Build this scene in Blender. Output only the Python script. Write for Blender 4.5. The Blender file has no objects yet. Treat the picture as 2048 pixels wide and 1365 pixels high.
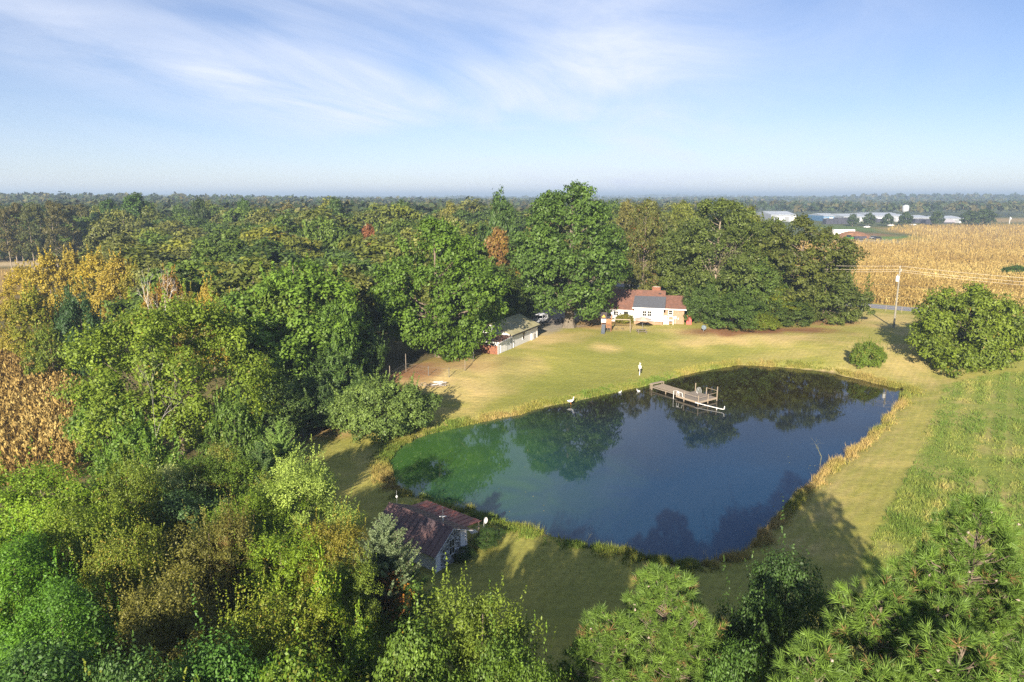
import bpy, math, random
import numpy as np
from mathutils import Vector, Matrix

C = bpy.context
S = C.scene
COL = S.collection
rad = math.radians

# ------------------------------------------------------------------ camera, sky, sun, exposure
CAM_H = 25.0
PITCH = math.atan((682.5 - 393.0) / 1365.0)
cam = bpy.data.cameras.new('camera')
cam.sensor_width = 36.0
cam.lens = 24.0
cam.clip_start = 0.5
cam.clip_end = 30000.0
cam_o = bpy.data.objects.new('camera', cam)
COL.objects.link(cam_o)
cam_o.location = (0, 0, CAM_H)
cam_o.rotation_euler = (math.pi / 2 - PITCH, 0, 0)
S.camera = cam_o

SUN_EL, SUN_AZ = 21.0, 194.5          # azimuth clockwise from +Y (the view direction)
to_sun = Vector((math.sin(rad(SUN_AZ)) * math.cos(rad(SUN_EL)), math.cos(rad(SUN_AZ)) * math.cos(rad(SUN_EL)), math.sin(rad(SUN_EL))))
sun = bpy.data.lights.new('sun', 'SUN')
sun.energy = 4.6
sun.angle = rad(0.53)
sun.color = (1.0, 0.89, 0.74)
sun_o = bpy.data.objects.new('sun', sun)
COL.objects.link(sun_o)
sun_o.rotation_euler = (-to_sun).to_track_quat('-Z', 'Y').to_euler()

W = bpy.data.worlds.new('World')
S.world = W
W.use_nodes = True
nt = W.node_tree
nt.nodes.clear()


def N(nt, typ, **kw):
    n = nt.nodes.new(typ)
    for k, v in kw.items():
        if k in n.inputs:
            n.inputs[k].default_value = v
        else:
            setattr(n, k, v)
    return n


def L(nt, a, b):
    nt.links.new(a, b)


def math_node(nt, op, a, b=None, c=None, clamp=False):
    n = nt.nodes.new('ShaderNodeMath')
    n.operation = op
    n.use_clamp = clamp
    for i, x in enumerate((a, b, c)):
        if x is None:
            continue
        if isinstance(x, (int, float)):
            n.inputs[i].default_value = x
        else:
            nt.links.new(x, n.inputs[i])
    return n.outputs[0]


def mixc(nt, fac, a, b, blend='MIX'):
    n = nt.nodes.new('ShaderNodeMix')
    n.data_type = 'RGBA'
    n.blend_type = blend
    n.clamp_factor = True
    for idx, x in ((0, fac), (6, a), (7, b)):
        if isinstance(x, (int, float)):
            n.inputs[idx].default_value = x
        elif isinstance(x, tuple):
            n.inputs[idx].default_value = (*x, 1.0) if len(x) == 3 else x
        else:
            nt.links.new(x, n.inputs[idx])
    return n.outputs[2]


def ramp(nt, fac, stops):
    n = nt.nodes.new('ShaderNodeValToRGB')
    cr = n.color_ramp
    while len(cr.elements) < len(stops):
        cr.elements.new(0.5)
    for e, (p, c) in zip(cr.elements, stops):
        e.position = p
        e.color = (c, c, c, 1) if isinstance(c, (int, float)) else (*c, 1)
    nt.links.new(fac, n.inputs[0])
    return n.outputs[0]


SKY_TINT = (0.82, 0.79, 0.90)
sky = N(nt, 'ShaderNodeTexSky', sky_type='NISHITA', sun_disc=False, sun_elevation=rad(SUN_EL), sun_rotation=rad(SUN_AZ),
        altitude=900.0, air_density=1.0, dust_density=0.15, ozone_density=3.0)
tc = N(nt, 'ShaderNodeTexCoord')
sep = N(nt, 'ShaderNodeSeparateXYZ')
L(nt, tc.outputs['Generated'], sep.inputs[0])
zz = math_node(nt, 'MAXIMUM', sep.outputs[2], 0.0)
den = math_node(nt, 'ADD', zz, 0.14)
u_ = math_node(nt, 'DIVIDE', sep.outputs[0], den)
v_ = math_node(nt, 'DIVIDE', sep.outputs[1], den)
cmb = N(nt, 'ShaderNodeCombineXYZ')
L(nt, u_, cmb.inputs[0])
L(nt, v_, cmb.inputs[1])
# cirrus: streaks drawn out along one direction of the cloud plane
along = math_node(nt, 'ADD', math_node(nt, 'MULTIPLY', u_, 0.52), math_node(nt, 'MULTIPLY', v_, 0.85))
across = math_node(nt, 'SUBTRACT', math_node(nt, 'MULTIPLY', u_, 0.85), math_node(nt, 'MULTIPLY', v_, 0.52))
cs = N(nt, 'ShaderNodeCombineXYZ')
L(nt, math_node(nt, 'MULTIPLY', along, 0.42), cs.inputs[0])
L(nt, math_node(nt, 'MULTIPLY', across, 1.05), cs.inputs[1])
n1 = N(nt, 'ShaderNodeTexNoise', Scale=1.25, Detail=9.0, Roughness=0.62, Distortion=1.1)
L(nt, cs.outputs[0], n1.inputs['Vector'])
n2 = N(nt, 'ShaderNodeTexNoise', Scale=0.5, Detail=3.0, Roughness=0.5, Distortion=0.4)
off = N(nt, 'ShaderNodeVectorMath', operation='ADD')
off.inputs[1].default_value = (5.1, 2.2, 0.0)
L(nt, cmb.outputs[0], off.inputs[0])
L(nt, off.outputs[0], n2.inputs['Vector'])
wisps = ramp(nt, n1.outputs[0], [(0.38, 0.0), (0.74, 1.0)])
big = ramp(nt, n2.outputs[0], [(0.34, 0.25), (0.52, 1.0)])
# the sheet of cirrus spans the left and the middle of the sky and ends towards the right
az = math_node(nt, 'ARCTAN2', sep.outputs[0], sep.outputs[1])
lr = ramp(nt, math_node(nt, 'ADD', math_node(nt, 'MULTIPLY', az, 0.5), 0.5), [(0.0, 0.25), (0.17, 0.75), (0.40, 1.0), (0.58, 0.95), (0.68, 0.30), (0.80, 0.06), (1.0, 0.12)])
edge = math_node(nt, 'DIVIDE', math_node(nt, 'ADD', math_node(nt, 'ADD', zz, math_node(nt, 'MULTIPLY', az, 0.27)), 0.03), 0.08, clamp=True)
lr = math_node(nt, 'MULTIPLY', lr, math_node(nt, 'ADD', math_node(nt, 'MULTIPLY', edge, 0.8), 0.2))
cl = math_node(nt, 'MULTIPLY', math_node(nt, 'MULTIPLY', wisps, big), lr)
cl = math_node(nt, 'MULTIPLY', cl, 0.80)
veil = math_node(nt, 'MULTIPLY', math_node(nt, 'MULTIPLY', big, lr), 0.40)
cl = math_node(nt, 'ADD', cl, veil)
# thin milky air low over the horizon
low = ramp(nt, zz, [(0.0, 0.34), (0.05, 0.16), (0.14, 0.04), (0.30, 0.0)])
cl = math_node(nt, 'ADD', cl, low, clamp=True)
skyc = mixc(nt, cl, mixc(nt, 1.0, sky.outputs[0], SKY_TINT, 'MULTIPLY'), (6.2, 6.6, 7.6))
bg = N(nt, 'ShaderNodeBackground', Strength=0.052)
L(nt, skyc, bg.inputs[0])
wo = N(nt, 'ShaderNodeOutputWorld')
L(nt, bg.outputs[0], wo.inputs[0])

S.view_settings.view_transform = 'Standard'
S.view_settings.look = 'None'
S.view_settings.gamma = 1.0
S.view_settings.use_curve_mapping = False
S.view_settings.exposure = 1.5

S.render.engine = 'CYCLES'
cy = S.cycles
cy.max_bounces = 7
cy.diffuse_bounces = 4
cy.glossy_bounces = 3
cy.transmission_bounces = 3
cy.transparent_max_bounces = 4
cy.volume_bounces = 0
cy.caustics_reflective = False
cy.caustics_refractive = False
cy.use_denoising = False
cy.sample_clamp_indirect = 4.0

# ------------------------------------------------------------------ pixel -> place (measured on the 2048 px photograph)
cp, sp = math.cos(PITCH), math.sin(PITCH)


def ray(px, py):
    u = (px - 1024.0) / 1365.0
    w = (682.5 - py) / 1365.0
    return (u, cp + w * sp, -sp + w * cp)


DROP = 1.7                              # the pond and the ground before it lie this far below the yard
SHX = np.array([-30.0, -16.0, -8.0, 0.0, 10.0, 20.0, 30.0, 42.0, 54.0, 70.0])
SHY = np.array([74.0, 74.0, 79.0, 85.0, 93.0, 101.0, 107.0, 104.0, 93.0, 93.0])


def gh(x, y):
    """height of the land: level before the pond, rising behind its far shore to the yard"""
    d = (np.asarray(y, float) - np.interp(x, SHX, SHY) - 2.0) / 22.0
    d = np.clip(d, 0, 1)
    return -DROP * (1 - d * d * (3 - 2 * d))


def P(px, py, z=None):
    """where a pixel's ray meets height z, or the land itself"""
    d = ray(px, py)
    zz_ = 0.0 if z is None else z
    for _k in range(1 if z is not None else 60):
        t = (zz_ - CAM_H) / d[2]
        if z is None:
            zz_ += 0.5 * (float(gh(d[0] * t, d[1] * t)) - zz_)
    return (d[0] * t, d[1] * t, zz_)


def PY(px, py, Y):
    d = ray(px, py)
    t = Y / d[1]
    return (d[0] * t, Y, CAM_H + d[2] * t)


def warp(px, py, Y):
    """distances were first judged on level ground: slide a thing along its rays to where the real land is"""
    Y2 = Y
    for _k in range(40):
        x, _, _ = PY(px, py, Y2)
        Y2 += 0.5 * (Y * (CAM_H - float(gh(x, Y2))) / CAM_H - Y2)
    return Y2


# ------------------------------------------------------------------ helpers: numbers, meshes, tags
def rng(s):
    return np.random.default_rng(s)


_lat = rng(7).random((256, 256))


def vnoise(x, y):
    xi = np.floor(x).astype(int)
    yi = np.floor(y).astype(int)
    fx = x - xi
    fy = y - yi
    fx = fx * fx * (3 - 2 * fx)
    fy = fy * fy * (3 - 2 * fy)
    g = lambda a, b: _lat[a & 255, b & 255]
    return (g(xi, yi) * (1 - fx) + g(xi + 1, yi) * fx) * (1 - fy) + (g(xi, yi + 1) * (1 - fx) + g(xi + 1, yi + 1) * fx) * fy


def fbm(x, y, o=4):
    s, a, t = 0.0, 0.5, 0.0
    for k in range(o):
        s = s + a * vnoise(x * 2 ** k + 17.3 * k, y * 2 ** k + 9.1 * k)
        t += a
        a *= 0.5
    return s / t


def norm(v):
    return v / np.maximum(np.linalg.norm(v, axis=-1, keepdims=True), 1e-9)


def mesh_np(name, v, f, attrs=None, smooth=False):
    """v (n,3), f (m,k) all faces with k corners; attrs: name -> (m,) floats on faces."""
    me = bpy.data.meshes.new(name)
    v = np.ascontiguousarray(v, dtype=np.float32)
    f = np.ascontiguousarray(f, dtype=np.int32)
    m, k = f.shape
    me.vertices.add(len(v))
    me.vertices.foreach_set('co', v.ravel())
    me.loops.add(m * k)
    me.loops.foreach_set('vertex_index', f.ravel())
    me.polygons.add(m)
    me.polygons.foreach_set('loop_start', np.arange(0, m * k, k, dtype=np.int32))
    try:
        me.polygons.foreach_set('loop_total', np.full(m, k, dtype=np.int32))
    except Exception:
        pass
    me.update(calc_edges=True)
    me.polygons.foreach_set('use_smooth', np.full(m, bool(smooth)))
    for n, a in (attrs or {}).items():
        at = me.attributes.new(n, 'FLOAT', 'FACE')
        at.data.foreach_set('value', np.ascontiguousarray(a, dtype=np.float32))
    return me


def link(name, data, mat=None, parent=None):
    o = bpy.data.objects.new(name, data)
    COL.objects.link(o)
    if mat is not None and data is not None and len(data.materials) == 0:
        data.materials.append(mat)
    if parent is not None:
        o.parent = parent
    return o


def tag(o, label=None, cat=None, group=None, kind=None):
    if label:
        o['label'] = label
    if cat:
        o['category'] = cat
    if group:
        o['group'] = group
    if kind:
        o['kind'] = kind
    return o


def empty(name, loc, rz=0.0, label=None, cat=None, group=None):
    o = bpy.data.objects.new(name, None)
    COL.objects.link(o)
    o.empty_display_size = 0.3
    o.location = (loc[0], loc[1], loc[2] + float(gh(loc[0], loc[1])))      # loc[2] counts from the land
    o.rotation_euler = (0, 0, rz)
    return tag(o, label, cat, group)


class MB:
    """collects simple shapes into one mesh"""

    def __init__(self):
        self.v, self.f = [], []

    def add(self, vs, fs):
        b = len(self.v)
        self.v += [tuple(p) for p in vs]
        self.f += [tuple(b + i for i in q) for q in fs]
        return self

    def box(self, x0, x1, y0, y1, z0, z1, M=None):
        vs = [(x0, y0, z0), (x1, y0, z0), (x1, y1, z0), (x0, y1, z0), (x0, y0, z1), (x1, y0, z1), (x1, y1, z1), (x0, y1, z1)]
        if M is not None:
            vs = [tuple(M @ Vector(p)) for p in vs]
        return self.add(vs, [(0, 3, 2, 1), (4, 5, 6, 7), (0, 1, 5, 4), (1, 2, 6, 5), (2, 3, 7, 6), (3, 0, 4, 7)])

    def prism(self, poly, axis, a, b):
        """poly: 2D outline in the other two axes (in order x,y,z without axis), extruded from a to b"""
        def mk(p, q):
            if axis == 'x':
                return (q, p[0], p[1])
            if axis == 'y':
                return (p[0], q, p[1])
            return (p[0], p[1], q)
        n = len(poly)
        vs = [mk(p, a) for p in poly] + [mk(p, b) for p in poly]
        fs = [tuple(range(n))[::-1], tuple(range(n, 2 * n))]
        for i in range(n):
            j = (i + 1) % n
            fs.append((i, j, n + j, n + i))
        return self.add(vs, fs)

    def tube(self, pts, r, n=6, cap=True):
        pts = [Vector(p) for p in pts]
        rs = r if isinstance(r, (list, tuple)) else [r] * len(pts)
        b = len(self.v)
        ref = Vector((0.37, 0.81, 0.45)).normalized()
        for i, p in enumerate(pts):
            d = (pts[min(i + 1, len(pts) - 1)] - pts[max(i - 1, 0)]).normalized()
            if abs(d.dot(ref)) > 0.95:
                ref = Vector((0.9, -0.2, 0.3)).normalized()
            a = d.cross(ref).normalized()
            c = d.cross(a)
            for k in range(n):
                t = 2 * math.pi * k / n
                self.v.append(tuple(p + (a * math.cos(t) + c * math.sin(t)) * rs[i]))
        for i in range(len(pts) - 1):
            for k in range(n):
                j = (k + 1) % n
                self.f.append((b + i * n + k, b + i * n + j, b + (i + 1) * n + j, b + (i + 1) * n + k))
        if cap:
            self.f.append(tuple(b + k for k in range(n))[::-1])
            self.f.append(tuple(b + (len(pts) - 1) * n + k for k in range(n)))
        return self

    def lathe(self, prof, n=12, origin=(0, 0, 0), M=None):
        b = len(self.v)
        for (r, z) in prof:
            for k in range(n):
                t = 2 * math.pi * k / n
                p = Vector((r * math.cos(t), r * math.sin(t), z))
                if M is not None:
                    p = M @ p
                self.v.append((p[0] + origin[0], p[1] + origin[1], p[2] + origin[2]))
        for i in range(len(prof) - 1):
            for k in range(n):
                j = (k + 1) % n
                self.f.append((b + i * n + k, b + i * n + j, b + (i + 1) * n + j, b + (i + 1) * n + k))
        self.f.append(tuple(b + k for k in range(n))[::-1])
        self.f.append(tuple(b + (len(prof) - 1) * n + k for k in range(n)))
        return self

    def mesh(self, name, smooth=False):
        me = bpy.data.meshes.new(name)
        me.from_pydata(self.v, [], self.f)
        me.update()
        if smooth:
            me.polygons.foreach_set('use_smooth', [True] * len(me.polygons))
        return me

    def build(self, name, mat, parent=None, smooth=False):
        return link(name, self.mesh(name, smooth), mat, parent)


# ------------------------------------------------------------------ materials
def base_mat(name):
    m = bpy.data.materials.new(name)
    m.use_nodes = True
    return m, m.node_tree, m.node_tree.nodes['Principled BSDF']


def mat(name, col, rough=0.7, var=0.15, scale=6.0, metal=0.0, bump=0.0, spec=0.3, col2=None, thr=(0.45, 0.62), stretch=None):
    """plain surface whose colour wanders a little, optionally towards a second colour in patches"""
    m, t, b = base_mat(name)
    tcn = N(t, 'ShaderNodeTexCoord')
    vec = tcn.outputs['Object']
    if stretch:
        mpn = N(t, 'ShaderNodeMapping')
        mpn.inputs['Scale'].default_value = stretch
        L(t, vec, mpn.inputs[0])
        vec = mpn.outputs[0]
    n = N(t, 'ShaderNodeTexNoise', Scale=scale, Detail=5.0, Roughness=0.6)
    L(t, vec, n.inputs['Vector'])
    f = ramp(t, n.outputs[0], [(0.3, 1.0 - var), (0.7, 1.0 + var)])
    c = mixc(t, 1.0, col, f, 'MULTIPLY')
    if col2 is not None:
        n2 = N(t, 'ShaderNodeTexNoise', Scale=scale * 0.45, Detail=6.0, Roughness=0.65)
        L(t, vec, n2.inputs['Vector'])
        c = mixc(t, ramp(t, n2.outputs[0], [(thr[0], 0.0), (thr[1], 1.0)]), c, col2)
    L(t, c, b.inputs['Base Color'])
    b.inputs['Roughness'].default_value = rough
    b.inputs['Metallic'].default_value = metal
    b.inputs['Specular IOR Level'].default_value = spec
    if bump:
        bp = N(t, 'ShaderNodeBump', Strength=bump, Distance=0.05)
        L(t, n.outputs[0], bp.inputs['Height'])
        L(t, bp.outputs[0], b.inputs['Normal'])
    return m


def leaf_mat(name, autumn=(0.30, 0.19, 0.025), transl=0.28, spread=0.55, soft=0.10):
    m, t, b = base_mat(name)
    oi = N(t, 'ShaderNodeObjectInfo')
    a1 = N(t, 'ShaderNodeAttribute', attribute_name='rnd')
    a2 = N(t, 'ShaderNodeAttribute', attribute_name='tone')
    rnd, tone = a1.outputs['Fac'], a2.outputs['Fac']
    br = math_node(t, 'ADD', math_node(t, 'MULTIPLY', rnd, spread), math_node(t, 'MULTIPLY', tone, 0.5))
    br = math_node(t, 'ADD', br, 1.0 - spread * 0.5 - 0.25)
    c = mixc(t, 1.0, oi.outputs['Color'], br, 'MULTIPLY')
    # each leaf leans a little to yellow-green or blue-green
    c = mixc(t, math_node(t, 'MULTIPLY', tone, 0.4), c, mixc(t, 1.0, c, (1.25, 1.10, 0.7), 'MULTIPLY'))
    pick = math_node(t, 'ADD', math_node(t, 'MULTIPLY', rnd, 0.65), math_node(t, 'MULTIPLY', tone, 0.35))
    y = math_node(t, 'DIVIDE', math_node(t, 'SUBTRACT', oi.outputs['Alpha'], pick), soft, clamp=True)
    c = mixc(t, y, c, autumn)
    L(t, c, b.inputs['Base Color'])
    b.inputs['Roughness'].default_value = 0.5
    b.inputs['Specular IOR Level'].default_value = 0.28
    tr = N(t, 'ShaderNodeBsdfTranslucent')
    L(t, mixc(t, 1.0, c, (1.25, 1.35, 0.6), 'MULTIPLY'), tr.inputs[0])
    mx = N(t, 'ShaderNodeMixShader', Fac=transl)
    L(t, b.outputs[0], mx.inputs[1])
    L(t, tr.outputs[0], mx.inputs[2])
    L(t, mx.outputs[0], t.nodes['Material Output'].inputs[0])
    return m


def tuft_mat(name, ca, cb, cc, transl=0.25):
    """blades: tone 0..1 runs over three colours, rnd varies brightness"""
    m, t, b = base_mat(name)
    a1 = N(t, 'ShaderNodeAttribute', attribute_name='rnd')
    a2 = N(t, 'ShaderNodeAttribute', attribute_name='tone')
    c = ramp(t, a2.outputs['Fac'], [(0.0, ca), (0.5, cb), (1.0, cc)])
    c = mixc(t, 1.0, c, math_node(t, 'ADD', math_node(t, 'MULTIPLY', a1.outputs['Fac'], 0.7), 0.65), 'MULTIPLY')
    L(t, c, b.inputs['Base Color'])
    b.inputs['Roughness'].default_value = 0.6
    b.inputs['Specular IOR Level'].default_value = 0.2
    tr = N(t, 'ShaderNodeBsdfTranslucent')
    L(t, c, tr.inputs[0])
    mx = N(t, 'ShaderNodeMixShader', Fac=transl)
    L(t, b.outputs[0], mx.inputs[1])
    L(t, tr.outputs[0], mx.inputs[2])
    L(t, mx.outputs[0], t.nodes['Material Output'].inputs[0])
    return m


M_leaf = leaf_mat('leaf')
M_leaf_gold = leaf_mat('leaf_gold', autumn=(0.35, 0.28, 0.05))
M_leaf_brown = leaf_mat('leaf_brown', autumn=(0.20, 0.10, 0.035))
M_needle = leaf_mat('needle', autumn=(0.27, 0.17, 0.07), transl=0.15, spread=0.5, soft=0.06)
M_bark = mat('bark', (0.16, 0.125, 0.09), 0.9, 0.35, 5.0, bump=0.4, stretch=(1, 1, 0.25))
M_bark_pale = mat('pale_bark', (0.27, 0.22, 0.16), 0.9, 0.3, 5.0, bump=0.3, stretch=(1, 1, 0.25))
M_deadwood = mat('dead_wood', (0.52, 0.49, 0.44), 0.85, 0.2, 6.0)

# ------------------------------------------------------------------ ground, pond
WATER_Z = -0.32 - DROP
pond_px = [(779, 948), (783, 922), (793, 903), (812, 888), (840, 876), (900, 860), (960, 846), (1040, 829), (1090, 816), (1145, 804),
           (1200, 792), (1240, 783), (1300, 771), (1345, 759), (1385, 748), (1420, 741), (1450, 735), (1482, 731), (1540, 734), (1600, 738),
           (1650, 743), (1700, 755), (1745, 767), (1785, 776), (1806, 779), (1808, 786), (1800, 801), (1788, 818), (1760, 850), (1722, 887),
           (1692, 911), (1652, 939), (1620, 962), (1588, 997), (1560, 1030), (1530, 1064), (1500, 1094), (1450, 1114), (1400, 1127),
           (1350, 1125), (1310, 1117), (1250, 1105), (1180, 1090), (1100, 1070), (1040, 1053), (990, 1038), (950, 1024), (900, 1010), (850, 996),
           (815, 986), (792, 970)]
pond = np.array([P(x, y, WATER_Z)[:2] for x, y in pond_px])


def smooth_poly(p, k=4):
    out = []
    n = len(p)
    for i in range(n):
        p0, p1, p2, p3 = p[i - 1], p[i], p[(i + 1) % n], p[(i + 2) % n]
        for j in range(k):
            t = j / k
            out.append(0.5 * ((2 * p1) + (-p0 + p2) * t + (2 * p0 - 5 * p1 + 4 * p2 - p3) * t * t + (-p0 + 3 * p1 - 3 * p2 + p3) * t ** 3))
    return np.array(out)


pond_s = smooth_poly(pond, 4)
rg = rng(3)
pond_s = pond_s + rg.normal(0, 0.16, pond_s.shape)


def inside(px_, py_, poly):
    r = np.zeros(px_.shape, bool)
    n = len(poly)
    for i in range(n):
        (x0, y0), (x1, y1) = poly[i], poly[(i + 1) % n]
        if y0 == y1:
            continue
        c = ((y0 > py_) != (y1 > py_)) & (px_ < (x1 - x0) * (py_ - y0) / (y1 - y0) + x0)
        r ^= c
    return r


def dist_poly(x, y, poly, closed=True):
    d = np.full(x.shape, 1e9)
    n = len(poly)
    for i in range(n if closed else n - 1):
        a, b = np.array(poly[i]), np.array(poly[(i + 1) % n])
        ab = b - a
        t = np.clip(((x - a[0]) * ab[0] + (y - a[1]) * ab[1]) / max(ab @ ab, 1e-9), 0, 1)
        d = np.minimum(d, np.hypot(x - a[0] - t * ab[0], y - a[1] - t * ab[1]))
    return d


def sdf(x, y, poly):
    return np.where(inside(x, y, poly), -1.0, 1.0) * dist_poly(x, y, poly)


def far_h(x, y):
    """the land begins to roll a long way behind the yard"""
    d = np.hypot(x, y)
    k = np.clip((d - 650.0) / 1600.0, 0, 1)
    h = (fbm(x / 900.0 + 3.1, y / 900.0 + 1.7, 3) - 0.5) * 46.0 * k + np.clip((d - 2600) / 3000, 0, 1) * 12.0
    left = np.exp(-(((x + 560) / 330.0) ** 2 + ((y - 900) / 260.0) ** 2))
    return h + left * 11.0


def axis(lo, hi, step, out_lo, out_hi, g=1.13):
    a = list(np.arange(lo, hi + 1e-6, step))
    s, x = step, hi
    while x < out_hi:
        s *= g
        x += s
        a.append(x)
    s, x = step, lo
    while x > out_lo:
        s *= g
        x -= s
        a.insert(0, x)
    return np.array(a)


gx = axis(-98, 130, 0.95, -9000, 9000)
gy = axis(22, 178, 0.95, -400, 12000)
GX, GY = np.meshgrid(gx, gy)
fx, fy = GX.ravel(), GY.ravel()
near = (fx > -60) & (fx < 90) & (fy > 25) & (fy < 140)
sd = np.full(fx.shape, 60.0)
sd[near] = sdf(fx[near], fy[near], pond_s)
bank = np.clip(sd / 1.5, -2.2, 1.0)
gz = np.where(sd > 0, (bank - 1) * 0.34, -0.34 + sd * 0.45)
gz = np.clip(gz, -1.6, 0)
gz = gz + far_h(fx, fy) + gh(fx, fy)

# colour of the land, zone by zone (plain albedo)
g_green = np.array([0.165, 0.190, 0.036])
g_mid = np.array([0.310, 0.288, 0.072])
g_dry = np.array([0.500, 0.375, 0.165])
g_litter = np.array([0.190, 0.092, 0.045])
g_weed = np.array([0.175, 0.215, 0.042])
g_far = np.array([0.085, 0.100, 0.035])
g_corn = np.array([0.34, 0.225, 0.08])
g_dirt = np.array([0.20, 0.125, 0.07])
g_gravel = np.array([0.26, 0.235, 0.205])
g_wood_soil = np.array([0.10, 0.085, 0.045])  # dark soil of the wood floor


def lerp(a, b, t):
    t = np.clip(t, 0, 1)[:, None]
    return a * (1 - t) + b * t


def blob(px, py, rx, ry, soft=1.0):
    """an uneven patch round a measured spot, rx/ry in metres along X and Y"""
    x0, y0, _ = P(px, py)
    q = np.hypot((fx - x0) / rx, (fy - y0) / ry) + (fbm(fx / 4.0, fy / 4.0, 3) - 0.5) * 1.1
    return np.clip((1.0 - q) * 2.0 / soft, 0, 1)


nz = fbm(fx / 16.0, fy / 16.0, 4)
nf = fbm(fx / 3.0 + 40, fy / 3.0, 3)
nx_ = fbm(fx / 22.0 + 9, fy / 5.0 + 4, 3)          # streaks along the mowing
t = np.clip((nz - 0.38) * 2.2 + (nf - 0.5) * 0.9 + (nx_ - 0.5) * 1.1, 0, 1)
col = lerp(g_green * 0.5 + g_mid * 0.5, g_mid, t * 1.4)
col = lerp(col, g_dry, (t - 0.62) * 1.5)
# worn, dry ground
for (px, py, rx, ry, k) in [(870, 760, 12, 9, 0.95), (800, 742, 6, 8, 0.9), (960, 725, 9, 9, 0.7), (1010, 735, 7, 10, 0.5), (1110, 672, 9, 9, 0.85),
                            (1210, 697, 4.2, 3.6, 0.8), (1500, 676, 20, 7, 0.8), (1400, 682, 10, 6, 0.45), (1640, 640, 12, 12, 0.5), (1230, 655, 11, 4.5, 0.75),
                            (1680, 640, 14, 14, 0.4), (1790, 640, 13, 10, 0.55), (1780, 730, 12, 11, 0.5), (1340, 662, 7, 3, 0.5), (1540, 715, 10, 4, 0.35)]:
    col = lerp(col, g_dry * (0.85 + 0.3 * nf)[:, None], blob(px, py, rx, ry, 1.4) * k)
for (px, py, rx, ry) in [(1020, 725, 4, 8), (1300, 715, 18, 3.5), (1330, 675, 8, 3), (1080, 770, 12, 5), (1440, 715, 12, 3)]:
    col = lerp(col, g_green, blob(px, py, rx, ry, 1.6) * 0.55)
# leaf litter and bare soil under the trees
for (px, py, rx, ry, k) in [(1480, 664, 12, 4.5, 0.95), (1590, 660, 11, 5, 0.95), (1640, 645, 9, 7, 0.7), (760, 745, 9, 9, 0.9), (640, 845, 7, 7, 0.9), (700, 800, 10, 9, 0.9),
                            (1235, 640, 12, 6, 0.6), (1150, 640, 13, 12, 0.65), (880, 715, 12, 9, 0.5), (960, 690, 7, 7, 0.6)]:
    col = lerp(col, g_litter * (0.7 + 0.7 * nf)[:, None], blob(px, py, rx, ry, 1.2) * k)
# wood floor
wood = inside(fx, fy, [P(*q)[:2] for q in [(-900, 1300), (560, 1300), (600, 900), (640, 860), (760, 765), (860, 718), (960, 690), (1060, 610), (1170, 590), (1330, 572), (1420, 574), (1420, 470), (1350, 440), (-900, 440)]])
col = np.where(wood[:, None], lerp(col, g_wood_soil, np.full(fx.shape, 0.85)), col)
# rough right-hand field with its rows, and the mown strip beside the pond
field_w = [P(*q)[:2] for q in [(1725, 1110), (1790, 1000), (1845, 885), (1880, 800), (1890, 770), (1985, 748), (2600, 715), (3000, 1500), (1760, 1500)]]
fin = inside(fx, fy, field_w)
a0, a1 = np.array(P(1760, 1060)[:2]), np.array(P(1870, 800)[:2])
fdir = (a1 - a0) / np.linalg.norm(a1 - a0)
fnor = np.array([fdir[1], -fdir[0]])


def row_coord(x, y):
    return (x - a0[0]) * fnor[0] + (y - a0[1]) * fnor[1], (x - a0[0]) * fdir[0] + (y - a0[1]) * fdir[1]


rc, ra = row_coord(fx, fy)
rows = 0.5 + 0.5 * np.sin(rc * 2 * math.pi / 2.6 + 2.4 * (fbm(ra / 9.0, rc / 9.0, 2) - 0.5))
fcol = lerp(g_weed, g_dry * 0.8, np.clip((rows - 0.6) * (0.1 + 0.6 * np.clip(nz - 0.3, 0, 1)) + (nf - 0.5) * 1.6 + (nz - 0.5) * 0.8, 0, 0.5))
col = np.where(fin[:, None], fcol, col)
strip = np.clip(1 - np.abs(rc + 4.5) / 6.0, 0, 1) * (ra > -8) * (ra < 40) * (~fin)
stripes = 0.5 + 0.5 * np.sin(rc * 2 * math.pi / 1.3)
col = lerp(col, lerp(g_mid * 0.9, g_dry * 0.95, stripes * 0.6 + (nf - 0.5)), strip * 0.75)
# pale tracks curving round the vine mound at the pond's far corner
xm, ym, _ = P(1760, 730)
rr = np.hypot(fx - xm + 6, (fy - ym) * 0.8)
arc = np.exp(-((rr % 2.1 - 1.0) / 0.35) ** 2) * np.exp(-((rr - 12) / 7.0) ** 2) * (fx > xm - 6)
col = lerp(col, g_dry * 1.05, arc * 0.35)
# the wet edge of the pond
col = lerp(col, np.array([0.34, 0.26, 0.14]), np.clip(1 - np.abs(sd - 0.05) / 0.45, 0, 1) * 0.85)
col = lerp(col, np.array([0.05, 0.05, 0.025]), (-sd) * 1.5)
# corn stubble colour under both corn fields
corn_l = [P(*q)[:2] for q in [(-700, 705), (20, 712), (95, 745), (190, 800), (215, 855), (195, 915), (150, 965), (-700, 1010)]]
corn_far_l = [P(*q)[:2] for q in [(-500, 538), (70, 540), (75, 560), (10, 612), (-500, 650)]]
corn_r = [P(*q)[:2] for q in [(1560, 598), (1690, 602), (1835, 616), (2048, 632), (2500, 660), (2700, 520), (2500, 448), (1792, 451), (1770, 461), (1830, 472), (1798, 484), (1560, 484)]]
for pl in (corn_l, corn_far_l, corn_r):
    col = np.where(inside(fx, fy, pl)[:, None], g_corn * (0.7 + 0.5 * nf)[:, None], col)
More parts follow.
